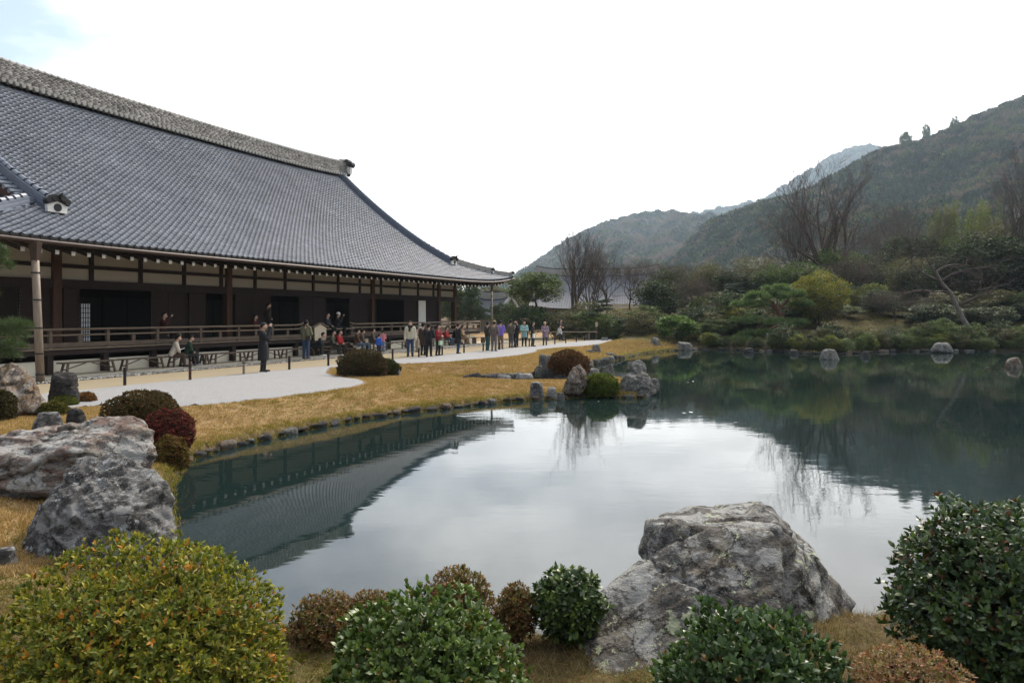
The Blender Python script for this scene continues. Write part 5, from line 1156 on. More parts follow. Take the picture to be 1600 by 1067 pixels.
def hill(name, sil, Yr, Yb, seed, n, size, mixp, ext=(-1, -1)):
    """sil: crest points (px,py) seen at distance Yr; foot of the slope at Yb"""
    xs = np.array([(x - 800) / FPX * Yr for x, y in sil]); zs = np.array([max(H0 + (YH - y) / FPX * Yr - size * 1.25, 0) for x, y in sil])
    X = np.linspace(xs[0], xs[-1], 130); t = np.linspace(0, 1.6, 60); XX, TT = np.meshgrid(X, t)
    crest = np.interp(XX, xs, zs); f = np.where(TT <= 1, np.clip(TT, 0, 1) ** .95, np.cos((TT - 1) / .6 * math.pi / 2) ** .8)
    YY = Yb + (Yr - Yb) * TT; wig = fbm(np.stack([XX / 70, YY / 70, 0 * XX], -1), 4, seed)
    YY = YY + 0; spur = 1 + .16 * wig * np.sin(np.clip(TT, 0, 1) * math.pi)
    ZZ = crest * f * spur - 2 * (1 - np.clip(TT * 4, 0, 1))
    idx = np.arange(XX.size).reshape(XX.shape); F = np.stack([idx[:-1, :-1], idx[:-1, 1:], idx[1:, 1:], idx[1:, :-1]], -1).reshape(-1, 4)
    tag(obj('hill', np_mesh(name, np.stack([XX, YY, ZZ], -1).reshape(-1, 3), F, M['hill_soil'], True)), kind='structure')
    r = np.random.default_rng(seed); fx = r.random(n); ft = r.random(n) ** .85 * 1.06; px_ = X[0] + fx * (X[-1] - X[0]); gi = np.clip(fx * 129, 0, 128.99); gj = np.clip(ft / 1.6 * 59, 0, 58.99); i0, j0 = gi.astype(int), gj.astype(int); a, b = gi - i0, gj - j0
    bl = lambda G: G[j0, i0] * (1 - a) * (1 - b) + G[j0, i0 + 1] * a * (1 - b) + G[j0 + 1, i0] * (1 - a) * b + G[j0 + 1, i0 + 1] * a * b
    pts = np.stack([px_, bl(YY), bl(ZZ) + size * .15], -1); s_ = size * (.6 + .65 * r.random(n)); reg = fbm(np.stack([pts[:, 0] / 34, pts[:, 1] / 34, pts[:, 2] / 22], -1), 3, seed + 4)
    u = np.clip(.5 + reg * .55 + .22 * r.normal(size=n), 0, .999); cum = np.cumsum(mixp); pk = np.searchsorted(cum / cum[-1], u)
    ok = np.abs(pts[:, 0] / pts[:, 1]) < .95
    return scatter('hill_wood', pts[ok], np.stack([.15 * r.normal(size=n), .15 * r.normal(size=n), r.random(n) * 6.28], -1)[ok], np.stack([s_, s_, s_ * (.8 + .5 * r.random(n))], -1)[ok], np.clip(pk, 0, 5)[ok], hill_lib)
m_plain('hill_soil', (.05, .048, .034), .95, .3, .05)
tag(hill('hill_mid', [(760,445),(805,428),(850,400),(880,376),(930,351),(1000,330),(1060,327),(1115,336),(1180,365),(1260,400),(1400,440)], 1500, 560, 3, 7500, 11.4, [.16, .12, .10, .26, .22, .14]), 'hazy brown and green wood on the round hill behind the far roof', 'wood')
tag(hill('hill_right', [(1040,420),(1070,392),(1095,362),(1115,343),(1145,328),(1195,311),(1230,303),(1280,284),(1325,262),(1380,229),(1450,213),(1500,192),(1550,169),(1600,150),(1700,110),(1900,60)], 620, 175, 9, 10500, 6.8, [.22, .2, .08, .20, .1, .2]), 'dark wood on the steep mountain slope at the right', 'wood')
tag(hill('hill_far', [(1000,400),(1050,345),(1095,328),(1150,318),(1200,306),(1250,274),(1300,242),(1345,222),(1380,226),(1430,240),(1480,250)], 2300, 1500, 17, 3600, 18.0, [.3, .2, .2, .12, .08, .1]), 'pale hazy wood on the farthest ridge', 'wood')
for i, (x, t, h, w_) in enumerate(((1415, 206, 22, 20), (1447, 193, 28, 12), (1492, 183, 20, 14))):
    p = PD(x, t, 608); h += 14; e = empty('pine_tree', (p.x, p.y, p.z - h / FPX * 608)); s_ = h / FPX * 608 / 10; e.scale = (w_ / FPX * 608 / 8, w_ / FPX * 608 / 8, s_)
    for k, me in PROTO['evergreen'][i % 3].items(): obj(k, me, e)
    tag(e, ('broad lone tree on the mountain crest, leftmost of three', 'tall thin lone tree on the mountain crest, middle of three', 'small lone tree on the mountain crest, rightmost of three')[i], 'tree')

# ============================================================ buildings behind
def far_hall(name, label, c, rz, L, D, ze, zr, over, tile=.34):
    e = empty(name, c, rz); tag(e, label, 'building'); tr = D / 2 + over; pf = lambda t: ze + (zr - ze) * (.72 * t / tr + .28 * (t / tr) ** 2); up = lambda x: .5 * (abs(x) / (L / 2)) ** 4
    b = MB(); b.box((-L / 2 + 1.2, -D / 2, -1), (L / 2 - 1.2, D / 2, ze + .4)); b.build('wall', M['plaster'], e)
    b = MB()
    for x in np.arange(-L / 2 + 1.3, L / 2 - 1.2, 1.9): b.box((x - .1, -D / 2 - .06, -.5), (x + .1, -D / 2 + .02, ze + .3))
    b.build('wall_post', M['wood_dark'], e)
    V = []; cols = np.arange(-L / 2, L / 2 + .01, tile / 4); rowt = np.linspace(0, tr, int(tr / .36))
    for sy in (-1, 1):
        XX, TT = np.meshgrid(cols, rowt); ZZ = pf(TT) + up(XX) * np.ones_like(TT) + .05 * np.maximum(0, np.cos(XX / tile * 2 * math.pi)) + .0; YY = sy * (tr - TT); idx = np.arange(XX.size).reshape(XX.shape)
        F = np.stack([idx[:-1, :-1], idx[:-1, 1:], idx[1:, 1:], idx[1:, :-1]], -1).reshape(-1, 4)
        if sy > 0: F = F[:, ::-1]
        me = np_mesh(name + '_roof', np.stack([XX, YY, ZZ], -1).reshape(-1, 3), F, M['roof_tile_far'], True); obj('roof_slope', me, e)
    b = MB(); xs = np.linspace(-L / 2 - .2, L / 2 + .2, 25)
    for a, q in zip(xs[:-1], xs[1:]): b.bar((a, 0, zr + up(a) + .35), (q, 0, zr + up(q) + .35), .5, .8)
    r_ = b.build('ridge', M['hip_tile_pale'], e); b = MB()
    for a, q in zip(xs[:-1], xs[1:]): b.bar((a, 0, zr + up(a) + .8), (q, 0, zr + up(q) + .8), .3, .14)
    b.build('ridge_cap', M['dark_tile_end'], r_)
    for sx in (-1, 1):
        b = MB(); b.prism([(sx * (L / 2 - .9), -tr * .8, pf(tr * .2)), (sx * (L / 2 - .9), tr * .8, pf(tr * .2)), (sx * (L / 2 - .9), 0, zr)], (sx * .1, 0, 0)); b.build('gable', M['wood_gable'], e)
        b = MB()
        for t0, t1 in zip(np.linspace(0, tr, 7)[:-1], np.linspace(0, tr, 7)[1:]):
            for sy in (-1, 1): b.bar((sx * (L / 2 - .05), sy * (tr - t0), pf(t0) + .3), (sx * (L / 2 - .05), sy * (tr - t1), pf(t1) + .3), .3, .35)
        b.build('verge_ridge', M['hip_tile_pale'], e)
    return e
m_plain('roof_tile_far', (.12, .125, .14), .75, .25, 2.0, 0, .2); m_wood('wood_gable', (.16, .06, .03), (.22, .09, .045))
c = PD(932, 492, 100); far_hall('far_hall', 'grey tiled temple hall beyond the garden, half hidden by bare trees', (c.x, c.y, 0), R(-10), 16.5, 10, 2.9, 7.6, 2.2)
c = PD(772, 492, 86); far_hall('small_hall', 'small tiled roof seen between the hall corner and the rounded evergreen', (c.x, c.y, 0), R(-30), 4.6, 4, 2.0, 4.0, .8)
c = PD(1056, 492, 84); far_hall('garden_hut', 'small hut with pale roof left of the shore pine', (c.x, c.y, 0), R(25), 3.2, 3.0, 3.4, 4.6, .6)
# ============================================================ small furniture
BZ = .06
rzH = math.pi / 2 - TH0
def on_hall(px, d, z=0.0): return LW(s_of(px, d), d, z)
def bench(px0, px1, label, d=23.5):
    s0, s1 = s_of(px0, d), s_of(px1, d); L = s1 - s0; e = empty('bench', LW((s0 + s1) / 2, d, BZ + .015), rzH); tag(e, label, 'bench', 'benches along the hall front')
    b = MB(); b.box((-L / 2, -.17, .385), (L / 2, .17, .43)); b.build('seat', M['wood_bench'], e)
    for sx in (-1, 1):
        for sy in (-1, 1):
            b = MB(); b.bar((sx * (L / 2 - .22), sy * .11, .385), (sx * (L / 2 - .14), sy * .16, 0), .06, .06, (0, 1, 0)); b.build('leg', M['wood_bench'], e)
        b = MB(); b.bar((sx * (L / 2 - .18), -.12, .18), (sx * (L / 2 - .18), .12, .18), .03, .045); b.bar((sx * (L / 2 - .19), 0, .18), (sx * .10, 0, .375), .03, .035, (0, 1, 0)); b.build('brace', M['wood_bench'], e)
for a, b_, lb in ((93, 181, 'long low bench, leftmost, with nobody on it'), (187, 256, 'bench just left of the seated pair in beige and green'), (262, 306, 'bench under the seated pair in beige and green'), (312, 327, 'short bench end right of the seated pair'),
                  (328, 384, 'empty bench left of the man in the long black coat'), (386, 437, 'empty bench behind the man in the long black coat'), (440, 490, 'bench behind the person in the olive hooded jacket'), (494, 536, 'bench under the seated pair in olive and red'),
                  (545, 590, 'bench under the seated brown coated group'), (598, 634, 'bench between the children and the man in the cream jacket'), (672, 700, 'bench behind the group in dark coats'), (704, 731, 'bench under the person in the tan coat')):
    bench(a, b_, lb)
e = empty('bench', on_hall(748, 23.0, BZ + .01), rzH); tag(e, 'last small bench at the hall corner before the standing group', 'bench', 'benches along the hall front')
b = MB(); b.box((-.9, -.2, .40), (.9, .2, .45)); b.build('seat', M['wood_rail'], e)
for sx in (-1, 1): b = MB(); b.box((sx * .7 - .03, -.16, 0), (sx * .7 + .03, .16, .40)); b.build('leg', M['wood_rail'], e)
# signboard with a little roof, on a low stand
e = empty('signboard', on_hall(501, 23.75, .07), rzH); tag(e, 'small pale wooden signboard with a gabled top by the veranda steps', 'signboard')
b = MB(); b.box((-.62, -.25, .62), (.62, .25, .68)); b.build('stand_top', M['wood_bench'], e)
for sx in (-1, 1): b = MB(); b.box((sx * .5 - .04, -.2, 0), (sx * .5 + .04, .2, .62)); b.build('stand_leg', M['wood_bench'], e)
b = MB(); b.prism([(-.44, 0, .74), (.44, 0, .74), (.47, 0, 1.36), (0, 0, 1.56), (-.47, 0, 1.36)], (0, .05, 0)); b.build('board', M['wood_sign'], e)
b = MB()
for sx in (-1, 1): b.bar((0, .02, 1.62), (sx * .60, .02, 1.40), .18, .04); b.box((sx * .3 - .03, 0, .68), (sx * .3 + .03, .04, .74))
b.build('board_roof', M['wood_rail'], e)
# fence posts with wire
FP = [(195, 602, 28, 'wood_black'), (297, 594, 28, 'wood_post'), (381, 585, 24, 'bamboo'), (452, 578, 22, 'wood_black'), (513, 572, 21, 'wood_black'), (613.5, 562, 17, 'wood_black'), (654.5, 558.5, 15, 'wood_black'), (691, 555.5, 14.5, 'wood_black'), (725, 552.5, 14, 'wood_black'),
      (755, 549.5, 13, 'wood_black'), (781, 547, 12.5, 'wood_black'), (806, 544, 12, 'wood_black'), (827, 542, 12, 'wood_black'), (849, 540.5, 12, 'wood_black'), (867, 538.5, 11.5, 'wood_black'), (884, 536.5, 11, 'wood_black'), (900.5, 534.5, 9.5, 'wood_black'), (913.5, 532.5, 9, 'wood_black'), (923, 531, 8.5, 'wood_black')]
lab = ['black fence post nearest to the dark boulder, leftmost of the row', 'brown leaning fence post in front of the seated pair', 'pale weathered fence post left of the man in the long black coat', 'black fence post right of the man in the long black coat', 'black fence post left of the clipped shrub pair', 'black fence post right of the clipped shrub pair',
       'black fence post beside the man in the cream jacket', 'black fence post in front of the person in the red jacket', 'black fence post before the seated tan coat', 'black fence post left of the group of three', 'black fence post in front of the purple jacket', 'black fence post before the olive grey couple', 'black fence post left of the teal coat',
       'black fence post between teal coat and lilac coat', 'black fence post right of the lilac coat', 'black fence post under the seated grey figure', 'third last black fence post at the path end', 'second last black fence post at the path end', 'last black fence post at the path end']
tops = []
for i, (x, y, h, m_) in enumerate(FP):
    p = P(x, y, 0.0); hh = h / FPX * p.y; e = MB(); r_ = .045; ln = .05 if i == 1 else 0
    e.tube([(0, 0, -.08), (0, 0, hh - .03), (ln, 0, hh)], [r_, r_ * .95, r_ * .8], 10); o = e.build('fence_post', M[m_]); o.location = p; tag(o, lab[i], 'fence post', 'fence posts along the gravel')
    c = MB(); c.tube([(0, 0, hh * .74), (0, 0, hh * .80)], r_ * 1.25, 10); c.build('wire_band', M['black_metal'], o); tops.append(p + Vector((0, 0, hh * .77)))
b = MB()
for a, q in zip(tops[:-1], tops[1:]):
    pts = [a.lerp(q, f) - Vector((0, 0, .10 * 4 * f * (1 - f))) for f in np.linspace(0, 1, 7)]; b.tube(pts, .008, 4, False)
tag(b.build('fence_wire', M['rope']), 'thin slack wire strung between the fence posts', 'wire')
p = P(932, 531, 0); b = MB(); b.box((-.07, -.03, 0), (.07, .03, 1.32)); o = b.build('marker_post', M['wood_bench']); o.location = p; tag(o, 'slim upright marker post at the far end of the path', 'post')
b = MB(); b.box((-.11, -.05, 1.1), (.11, .05, 1.5)); b.build('marker_plate', M['wood_sign'], o)
# bench and low table under the trees at the path end
p = P(888, 532, 0); e = empty('bench', p, .1); tag(e, 'long pale plank bench at the far end of the path behind the last posts', 'bench')
b = MB(); b.box((-2.4, -.2, .66), (2.4, .2, .72)); b.build('seat', M['wood_rail'], e)
for sx in (-1.7, 1.7): b = MB(); b.box((sx - .06, -.16, 0), (sx + .06, .16, .66)); b.build('leg', M['wood_rail'], e)
# ============================================================ people
def surfnet(D, o, h):
    s = D < 0; nx, ny, nz = D.shape; cs = np.zeros((nx - 1, ny - 1, nz - 1), int)
    for a in (0, 1):
        for b in (0, 1):
            for c in (0, 1): cs += s[a:nx - 1 + a, b:ny - 1 + b, c:nz - 1 + c]
    act = (cs > 0) & (cs < 8); I = np.argwhere(act); vid = -np.ones(act.shape, int); vid[act] = np.arange(len(I))
    pos = np.zeros((len(I), 3)); cnt = np.zeros(len(I)); cor = [(a, b, c) for a in (0, 1) for b in (0, 1) for c in (0, 1)]
    for p in cor:
        for ax in range(3):
            if p[ax]: continue
            q = list(p); q[ax] = 1; d0 = D[I[:, 0] + p[0], I[:, 1] + p[1], I[:, 2] + p[2]]; d1 = D[I[:, 0] + q[0], I[:, 1] + q[1], I[:, 2] + q[2]]; m = (d0 < 0) != (d1 < 0)
            t = np.where(m, d0 / np.where(d0 == d1, 1, d0 - d1), 0); pt = np.array(p, float)[None].repeat(len(I), 0); pt[:, ax] = t; pos[m] += pt[m]; cnt[m] += 1
    V = (I + pos / np.maximum(cnt, 1)[:, None]) * h + o; Q = []
    for ax in range(3):
        u, v = (ax + 1) % 3, (ax + 2) % 3; sl0 = [slice(None)] * 3; sl1 = [slice(None)] * 3; sl0[ax] = slice(0, -1); sl1[ax] = slice(1, None)
        a, b = s[tuple(sl0)], s[tuple(sl1)]; E_ = np.argwhere(a != b); E_ = E_[(E_[:, u] > 0) & (E_[:, v] > 0) & (E_[:, u] < D.shape[u] - 1) & (E_[:, v] < D.shape[v] - 1)]
        def at(du, dv): c = E_.copy(); c[:, u] -= du; c[:, v] -= dv; return vid[c[:, 0], c[:, 1], c[:, 2]]
        q = np.stack([at(1, 1), at(0, 1), at(0, 0), at(1, 0)], 1); fl = ~a[E_[:, 0], E_[:, 1], E_[:, 2]]; q[fl] = q[fl][:, ::-1]; Q.append(q)
    return V, np.concatenate(Q)
def sdf_mesh(prims, h, k=.02, grow_=0.0, cut=None):
    """prims: (p, q, r0, r1) round cones; smooth union on a grid"""
    P0 = np.array([np.minimum(p, q) - max(a, b) for p, q, a, b in prims]); P1 = np.array([np.maximum(p, q) + max(a, b) for p, q, a, b in prims]); pad = grow_ + 3 * h
    lo = P0.min(0) - pad; n = np.ceil((P1.max(0) + pad - lo) / h).astype(int) + 1; D = np.full(n, 1.0)
    for (p, q, a, b), l0, l1 in zip(prims, P0, P1):
        i0 = np.maximum(((l0 - pad - .05 - lo) / h).astype(int), 0); i1 = np.minimum(((l1 + pad + .05 - lo) / h).astype(int) + 2, n); g = np.stack(np.meshgrid(*[lo[i] + np.arange(i0[i], i1[i]) * h for i in range(3)], indexing='ij'), -1)
        d = np.asarray(q) - np.asarray(p); t = np.clip(((g - p) @ d) / (d @ d + 1e-12), 0, 1); e_ = np.linalg.norm(g - p - t[..., None] * d, axis=-1) - (a + (b - a) * t) - grow_
        S = D[i0[0]:i1[0], i0[1]:i1[1], i0[2]:i1[2]]; hh = np.clip(k - np.abs(S - e_), 0, None) / k; S[...] = np.minimum(S, e_) - hh * hh * k * .25
    if cut is not None:
        g = np.stack(np.meshgrid(*[lo[i] + np.arange(n[i]) * h for i in range(3)], indexing='ij'), -1); D = np.maximum(D, cut(g))
    D[0] = D[-1] = 1; D[:, 0] = D[:, -1] = 1; D[:, :, 0] = D[:, :, -1] = 1
    return surfnet(D, lo, h)
A3 = lambda *v: np.array(v, float)
def person(loc, face, hgt, label, top, legs, hair=(.012, .010, .009), shoe=(.02, .018, .018), pose='stand', arms='down', coat=None, hat=None, bag=None, vox=.027, group=None, lean=0.0, scarf=None):
    """face: heading in degrees, 0 = away from the camera (+Y), 90 = to the right (+X)"""
    s = hgt / 1.70; e = empty('person', loc, -R(face)); e.scale = (s, s, s); tag(e, label, 'person', group)
    r_ = np.random.default_rng(abs(hash(label)) % 9999 if False else sum(map(ord, label)))
    j = lambda a: r_.normal() * a
    hz = .90 if pose == 'stand' else .46; ly = lean + (.04 if pose == 'sit' else 0)
    hip = A3(0, 0, hz); ch = A3(0, .50 * math.sin(ly), hz + .46 * math.cos(ly)); nk = ch + A3(0, .10 * math.sin(ly), .12); hd = nk + A3(0, .035 + .08 * math.sin(ly), .15)
    T, A, Lg, Sh, Sk = [], [], [], [], []
    for sx in (-1, 1):
        T += [(hip + A3(sx * .075, 0, .02), ch + A3(sx * .085, 0, -.08), .105, .105), (ch + A3(sx * .085, 0, -.08), ch + A3(sx * .155, 0, .05), .10, .062)]
        if pose == 'stand':
            st = j(.03); kn = A3(sx * .10, .02 + st, .49); an = A3(sx * .11, -.02 + 1.6 * st, .09)
        else: kn = A3(sx * (.11 + .03 * r_.random()), .42, .47); an = A3(sx * (.12 + j(.02)), .40 + j(.05), .09)
        Lg += [(hip + A3(sx * .085, 0, 0), kn, .092, .066), (kn, an, .066, .048)]; Sh.append((an + A3(0, -.03, -.045), an + A3(sx * .02, .16, -.055), .045, .036))
        sh = ch + A3(sx * .195, 0, .03)
        if arms == 'camera': el, wr = sh + A3(sx * .03, .16, -.20), nk + A3(sx * .05, .24, .10)
        elif arms == 'one' and sx > 0: el, wr = sh + A3(.06, .18, -.16), nk + A3(.04, .30, .06)
        elif arms == 'front': el, wr = sh + A3(sx * .05, .06, -.28), hip + A3(sx * .06, .22, .20)
        elif arms == 'lap': el, wr = sh + A3(sx * .05, .08, -.27), hip + A3(sx * .05, .27, .14)
        elif arms == 'pocket': el, wr = sh + A3(sx * .07, -.05, -.27), hip + A3(sx * .17, .08, .10)
        else: el, wr = sh + A3(sx * .05, -.02, -.29), sh + A3(sx * .06, .06, -.53)
        A += [(sh, el, .062, .052), (el, wr, .052, .04)]
        d = norm(wr - el); side = norm(np.cross(d, A3(0, 0, 1)) if abs(d[2]) < .9 else A3(0, 1, 0)); pm_ = wr + d * .08; Sk.append((wr, pm_, .033, .036))
        for f in range(4): q = pm_ + side * (f - 1.5) * .018; m_ = q + d * (.045, .055, .05, .038)[f]; Sk += [(q, m_, .012, .010), (m_, m_ + norm(d + A3(0, .3, -.4)) * .03, .010, .008)]
        Sk.append((wr + d * .03 + side * .03, wr + d * .075 + side * .06, .014, .010))
    head = [(hd + A3(0, -.012, .02), hd + A3(0, .012, -.035), .098, .078), (hd + A3(0, .07, -.055), hd + A3(0, .06, -.075), .040, .036), (hd + A3(0, .095, -.015), hd + A3(0, .112, -.035), .010, .016), (nk + A3(0, -.01, -.06), hd + A3(0, -.01, -.05), .058, .052)]
    for sx in (-1, 1): head.append((hd + A3(sx * .092, 0, 0), hd + A3(sx * .096, 0, -.035), .018, .014))
    TB = list(T)
    if coat:                                              # skirt of a long coat
        z1 = coat
        if pose == 'stand': T += [(hip + A3(0, .0, .05), A3(0, 0, z1), .15, .17), (hip + A3(.08, 0, 0), A3(.10, 0, z1), .10, .11), (hip + A3(-.08, 0, 0), A3(-.10, 0, z1), .10, .11)]
        else: T += [(hip + A3(sx * .08, 0, 0), A3(sx * .11, .36, .47), .11, .105) for sx in (-1, 1)]
    cutz = (lambda g, z=coat: z - g[..., 2]) if coat and pose == 'stand' else None
    def add(nm, pr, col, gr, cut=None, k=.025, hh=vox, skin=False):
        V, F = sdf_mesh(pr, hh, k, gr, cut); return obj(nm, np_mesh(nm, V, F, M['skin'] if skin else cloth('cloth_%02x%02x%02x' % tuple(int(c * 255) for c in col), col), True), e)
    body = add('body', head + Sk + TB + A + Lg + Sh, None, 0, None, .022, vox * .95, True)
    add('jacket', T + A, top, .014, cutz); add('trousers', Lg + [T[0], T[2]] if False else Lg, legs, .010); add('shoes', Sh, shoe, .008)
    hr = [(hd + A3(0, -.02, .025), hd + A3(0, -.018, -.03), .108, .095)]
    add('hair', hr, hair, .004, lambda g: (g[..., 1] - hd[1] - .045) * .8 + np.clip(hd[2] + .045 - g[..., 2], -.05, .12) * .9)
    for sx in (-1, 1):
        q = MB(); c = hd + A3(sx * .034, .086, .0); q.tube([c, c + A3(0, .012, 0)], .011, 6); q.build('eye', M['black_metal'], e)
    q = MB(); q.box(tuple(hd + A3(-.022, .092, -.068)), tuple(hd + A3(.022, .102, -.060))); q.build('mouth', cloth('lips', (.30, .12, .10)), e)
    if hat: add('hat', [(hd + A3(0, -.01, .05), hd + A3(0, -.01, .06), .112, .108), (hd + A3(0, .05, .045), hd + A3(0, .10, .035), .05, .03)], hat, .006, lambda g: (hd[2] + .035 - g[..., 2]))
    if scarf: add('scarf', [(nk + A3(-.06, .02, 0), nk + A3(.06, .02, 0), .06, .06), (nk + A3(.03, .07, 0), nk + A3(.04, .11, -.2), .04, .04)], scarf, .012)
    return e, s
def bag_at(e, s, off, size, col, label, strap=None):
    c, sn = math.cos(e.rotation_euler[2]), math.sin(e.rotation_euler[2]); o = Vector((off[0] * c - off[1] * sn, off[0] * sn + off[1] * c, off[2])) * s; w_, d_, h_ = size
    b = MB(); b.prism([(-w_, -d_, 0), (w_, -d_, 0), (w_ * .85, -d_, h_), (-w_ * .85, -d_, h_)], (0, 2 * d_, 0)); q = b.build('bag', cloth('cloth_%02x%02x%02x' % tuple(int(x * 255) for x in col), col)); q.location = e.location + o; q.rotation_euler = e.rotation_euler; tag(q, label, 'bag')
    t = MB(); t.tube([(-w_ * .6, 0, h_), (-w_ * .45, 0, h_ + .12), (0, 0, h_ + .17), (w_ * .45, 0, h_ + .12), (w_ * .6, 0, h_)] if strap is None else strap, .012, 5); t.build('handle', M['rope'], q)
BLK = (.013, .013, .015); JEAN = (.035, .06, .12); DKG = (.03, .035, .03)
G1 = 'visitors'
pz = lambda x, y, z=0.0: P(x, y, z)
def seat(px, d=23.5): return on_hall(px, d, BZ + .0)
hf = math.degrees(TH0)                                   # heading along the hall
out = hf + 90                                            # heading out of the hall
# the photographer
ph, s_ = person(pz(411, 581.5), 78, 1.76, 'man in long black coat raising a camera with both hands on the path', BLK, BLK, arms='camera', coat=.42, vox=.016)
c, sn = math.cos(ph.rotation_euler[2]), math.sin(ph.rotation_euler[2]); o = MB(); o.box((-.06, -.03, -.035), (.06, .02, .035)); o.tube([(0, .02, 0), (0, .06, 0)], .03, 10); q = o.build('camera_in_hand', M['black_metal']); of = Vector((0, .36, 1.64)); q.location = ph.location + Vector((of.x * c - of.y * sn, of.x * sn + of.y * c, of.z)) * s_; q.rotation_euler = ph.rotation_euler; tag(q, 'small camera held up by the man in the long black coat', 'camera')
# seated on benches
e, s_ = person(seat(268), hf + 35, 1.68, 'seated person in pale beige jacket and brown trousers reading a leaflet', (.56, .49, .40), (.07, .045, .035), pose='sit', arms='lap', lean=.28, vox=.018)
b = MB(); b.box((-.14, 0, 0), (.14, .2, .008)); q = b.build('leaflet', M['white_paint']); q.location = e.location + Vector((.34, -.08, .68)); q.rotation_euler = (.3, 0, -R(hf + 35)); tag(q, 'white leaflet held by the seated person in the beige jacket', 'leaflet')
person(seat(291), hf + 40, 1.62, 'seated person in dark green coat beside the beige jacket', (.022, .045, .028), (.03, .03, .03), pose='sit', arms='lap', lean=.2, hat=BLK, shoe=(.3, .3, .3))
e, s_ = person(seat(489, 23.4), hf + 60, 1.7, 'seated person in black jacket bending forward with white shoes', (.014, .015, .02), (.02, .02, .02), pose='sit', arms='lap', lean=.75, shoe=(.6, .6, .58))
person(seat(518), out - 20, 1.62, 'seated person in olive jacket holding a pale bag on the knees', (.075, .075, .05), (.025, .022, .02), pose='sit', arms='lap', lean=.1)
person(seat(528, 23.4), out - 15, 1.64, 'seated person in bright red jacket', (.32, .018, .02), (.035, .02, .018), pose='sit', arms='lap', lean=.12)
person(seat(555), hf + 50, 1.66, 'seated person in brown coat and jeans, turned to the right', (.11, .055, .035), (.09, .13, .18), pose='sit', arms='lap', lean=.15)
e, s_ = person(seat(564), hf + 50, 1.62, 'seated person in taupe coat with a pale bag on the lap', (.16, .12, .09), (.09, .13, .18), pose='sit', arms='lap', lean=.1); bag_at(e, s_, (0, .32, .55), (.2, .08, .2), (.5, .42, .28), 'pale tan bag on the lap of the taupe coat')
person(seat(582, 23.7), hf + 60, 1.66, 'seated person in grey brown jacket behind the children', (.12, .10, .085), (.03, .03, .03), pose='sit', arms='lap')
person(seat(697, 23.4), out - 10, 1.62, 'seated person in red top near the hall corner', (.34, .03, .03), (.06, .09, .13), pose='sit', arms='lap')
person(seat(711, 23.5), out - 10, 1.66, 'seated person in black coat beside the tan coat', BLK, (.14, .07, .04), pose='sit', arms='lap')
e, s_ = person(seat(722, 23.5), out - 15, 1.66, 'seated person in tan coat near the hall corner', (.42, .27, .13), (.30, .17, .09), pose='sit', arms='lap', coat=.4); bag_at(e, s_, (.1, .38, .5), (.17, .08, .18), (.55, .5, .42), 'cream bag on the lap of the tan coat')
# on the veranda
vf = lambda px, d: on_hall(px, d, .955)
person(vf(255, 24.9), out - 30, 1.62, 'person in dark top behind the veranda rail, holding up a phone', (.05, .012, .012), BLK, pose='sit', arms='one')
person(vf(398, 25.0), out - 20, 1.5, 'person seated low behind the veranda rail by the standing man', (.06, .015, .012), BLK, pose='sit', arms='lap')
person(vf(419, 25.2), hf + 30, 1.70, 'man in dark brown jacket standing on the veranda', (.045, .034, .03), (.02, .02, .02), arms='pocket')
person(vf(511, 24.35), out - 15, 1.62, 'person in dark coat seated on the veranda edge behind the signboard', (.025, .025, .03), BLK, pose='sit', arms='lap')
person(vf(527, 24.35), out - 30, 1.64, 'person in black with white cap seated on the veranda edge', (.018, .018, .02), BLK, pose='sit', arms='one', hat=(.7, .7, .68))
# standing and walking
e, s_ = person(pz(478, 560.5, .06), hf - 10, 1.74, 'person in olive padded hooded jacket and jeans seen from behind', (.135, .135, .085), JEAN, arms='front', shoe=(.08, .05, .035), vox=.018, scarf=(.10, .10, .065)); bag_at(e, s_, (.2, -.12, .85), (.12, .06, .2), (.05, .04, .03), 'dark shoulder bag on the olive hooded jacket', [(-.05, 0, .2), (-.2, 0, .5), (-.32, .03, .68)])
person(pz(592, 556), hf + 5, 1.08, 'child in bright blue jacket walking away', (.035, .12, .55), (.03, .035, .06), arms='down', shoe=(.25, .2, .2))
person(pz(598, 549.5, .06), hf - 20, 1.14, 'child in pink jacket and pale jeans', (.62, .22, .24), (.16, .22, .32), arms='front')
person(pz(641, 557), 172, 1.74, 'man in cream jacket and blue jeans walking towards the camera', (.50, .46, .36), (.035, .055, .12), arms='down', hair=(.03, .02, .014), scarf=BLK, vox=.018)
person(pz(652, 550), 200, 1.30, 'small person in pale cream clothes behind the man in the cream jacket', (.52, .45, .33), (.38, .32, .24), arms='front')
person(pz(661, 555), 30, 1.62, 'person in dark brown coat and hat seen from behind', (.045, .03, .024), BLK, coat=.55, hat=(.05, .03, .02))
e, s_ = person(pz(670, 558), 10, 1.62, 'person in black jacket and black trousers seen from behind', (.018, .018, .02), BLK, arms='front', vox=.018)
e, s_ = person(pz(685, 556), 120, 1.55, 'person in dark red jacket carrying a pale green bag', (.20, .018, .02), (.025, .022, .024), arms='front'); bag_at(e, s_, (.12, .24, .62), (.13, .05, .22), (.45, .62, .42), 'pale green bag carried by the dark red jacket')
e, s_ = person(pz(716, 553), 60, 1.60, 'person in black coat with a pale strap standing before the bench', (.016, .016, .018), JEAN, coat=.6)
person(pz(762, 548.5), 40, 1.66, 'person in dark jacket and teal trousers in the group of three', (.04, .035, .033), (.03, .09, .09), arms='front')
person(pz(772, 549), 20, 1.70, 'person in grey brown jacket and grey trousers in the middle of the group of three', (.12, .095, .08), (.13, .12, .115), arms='pocket', hat=(.25, .2, .1))
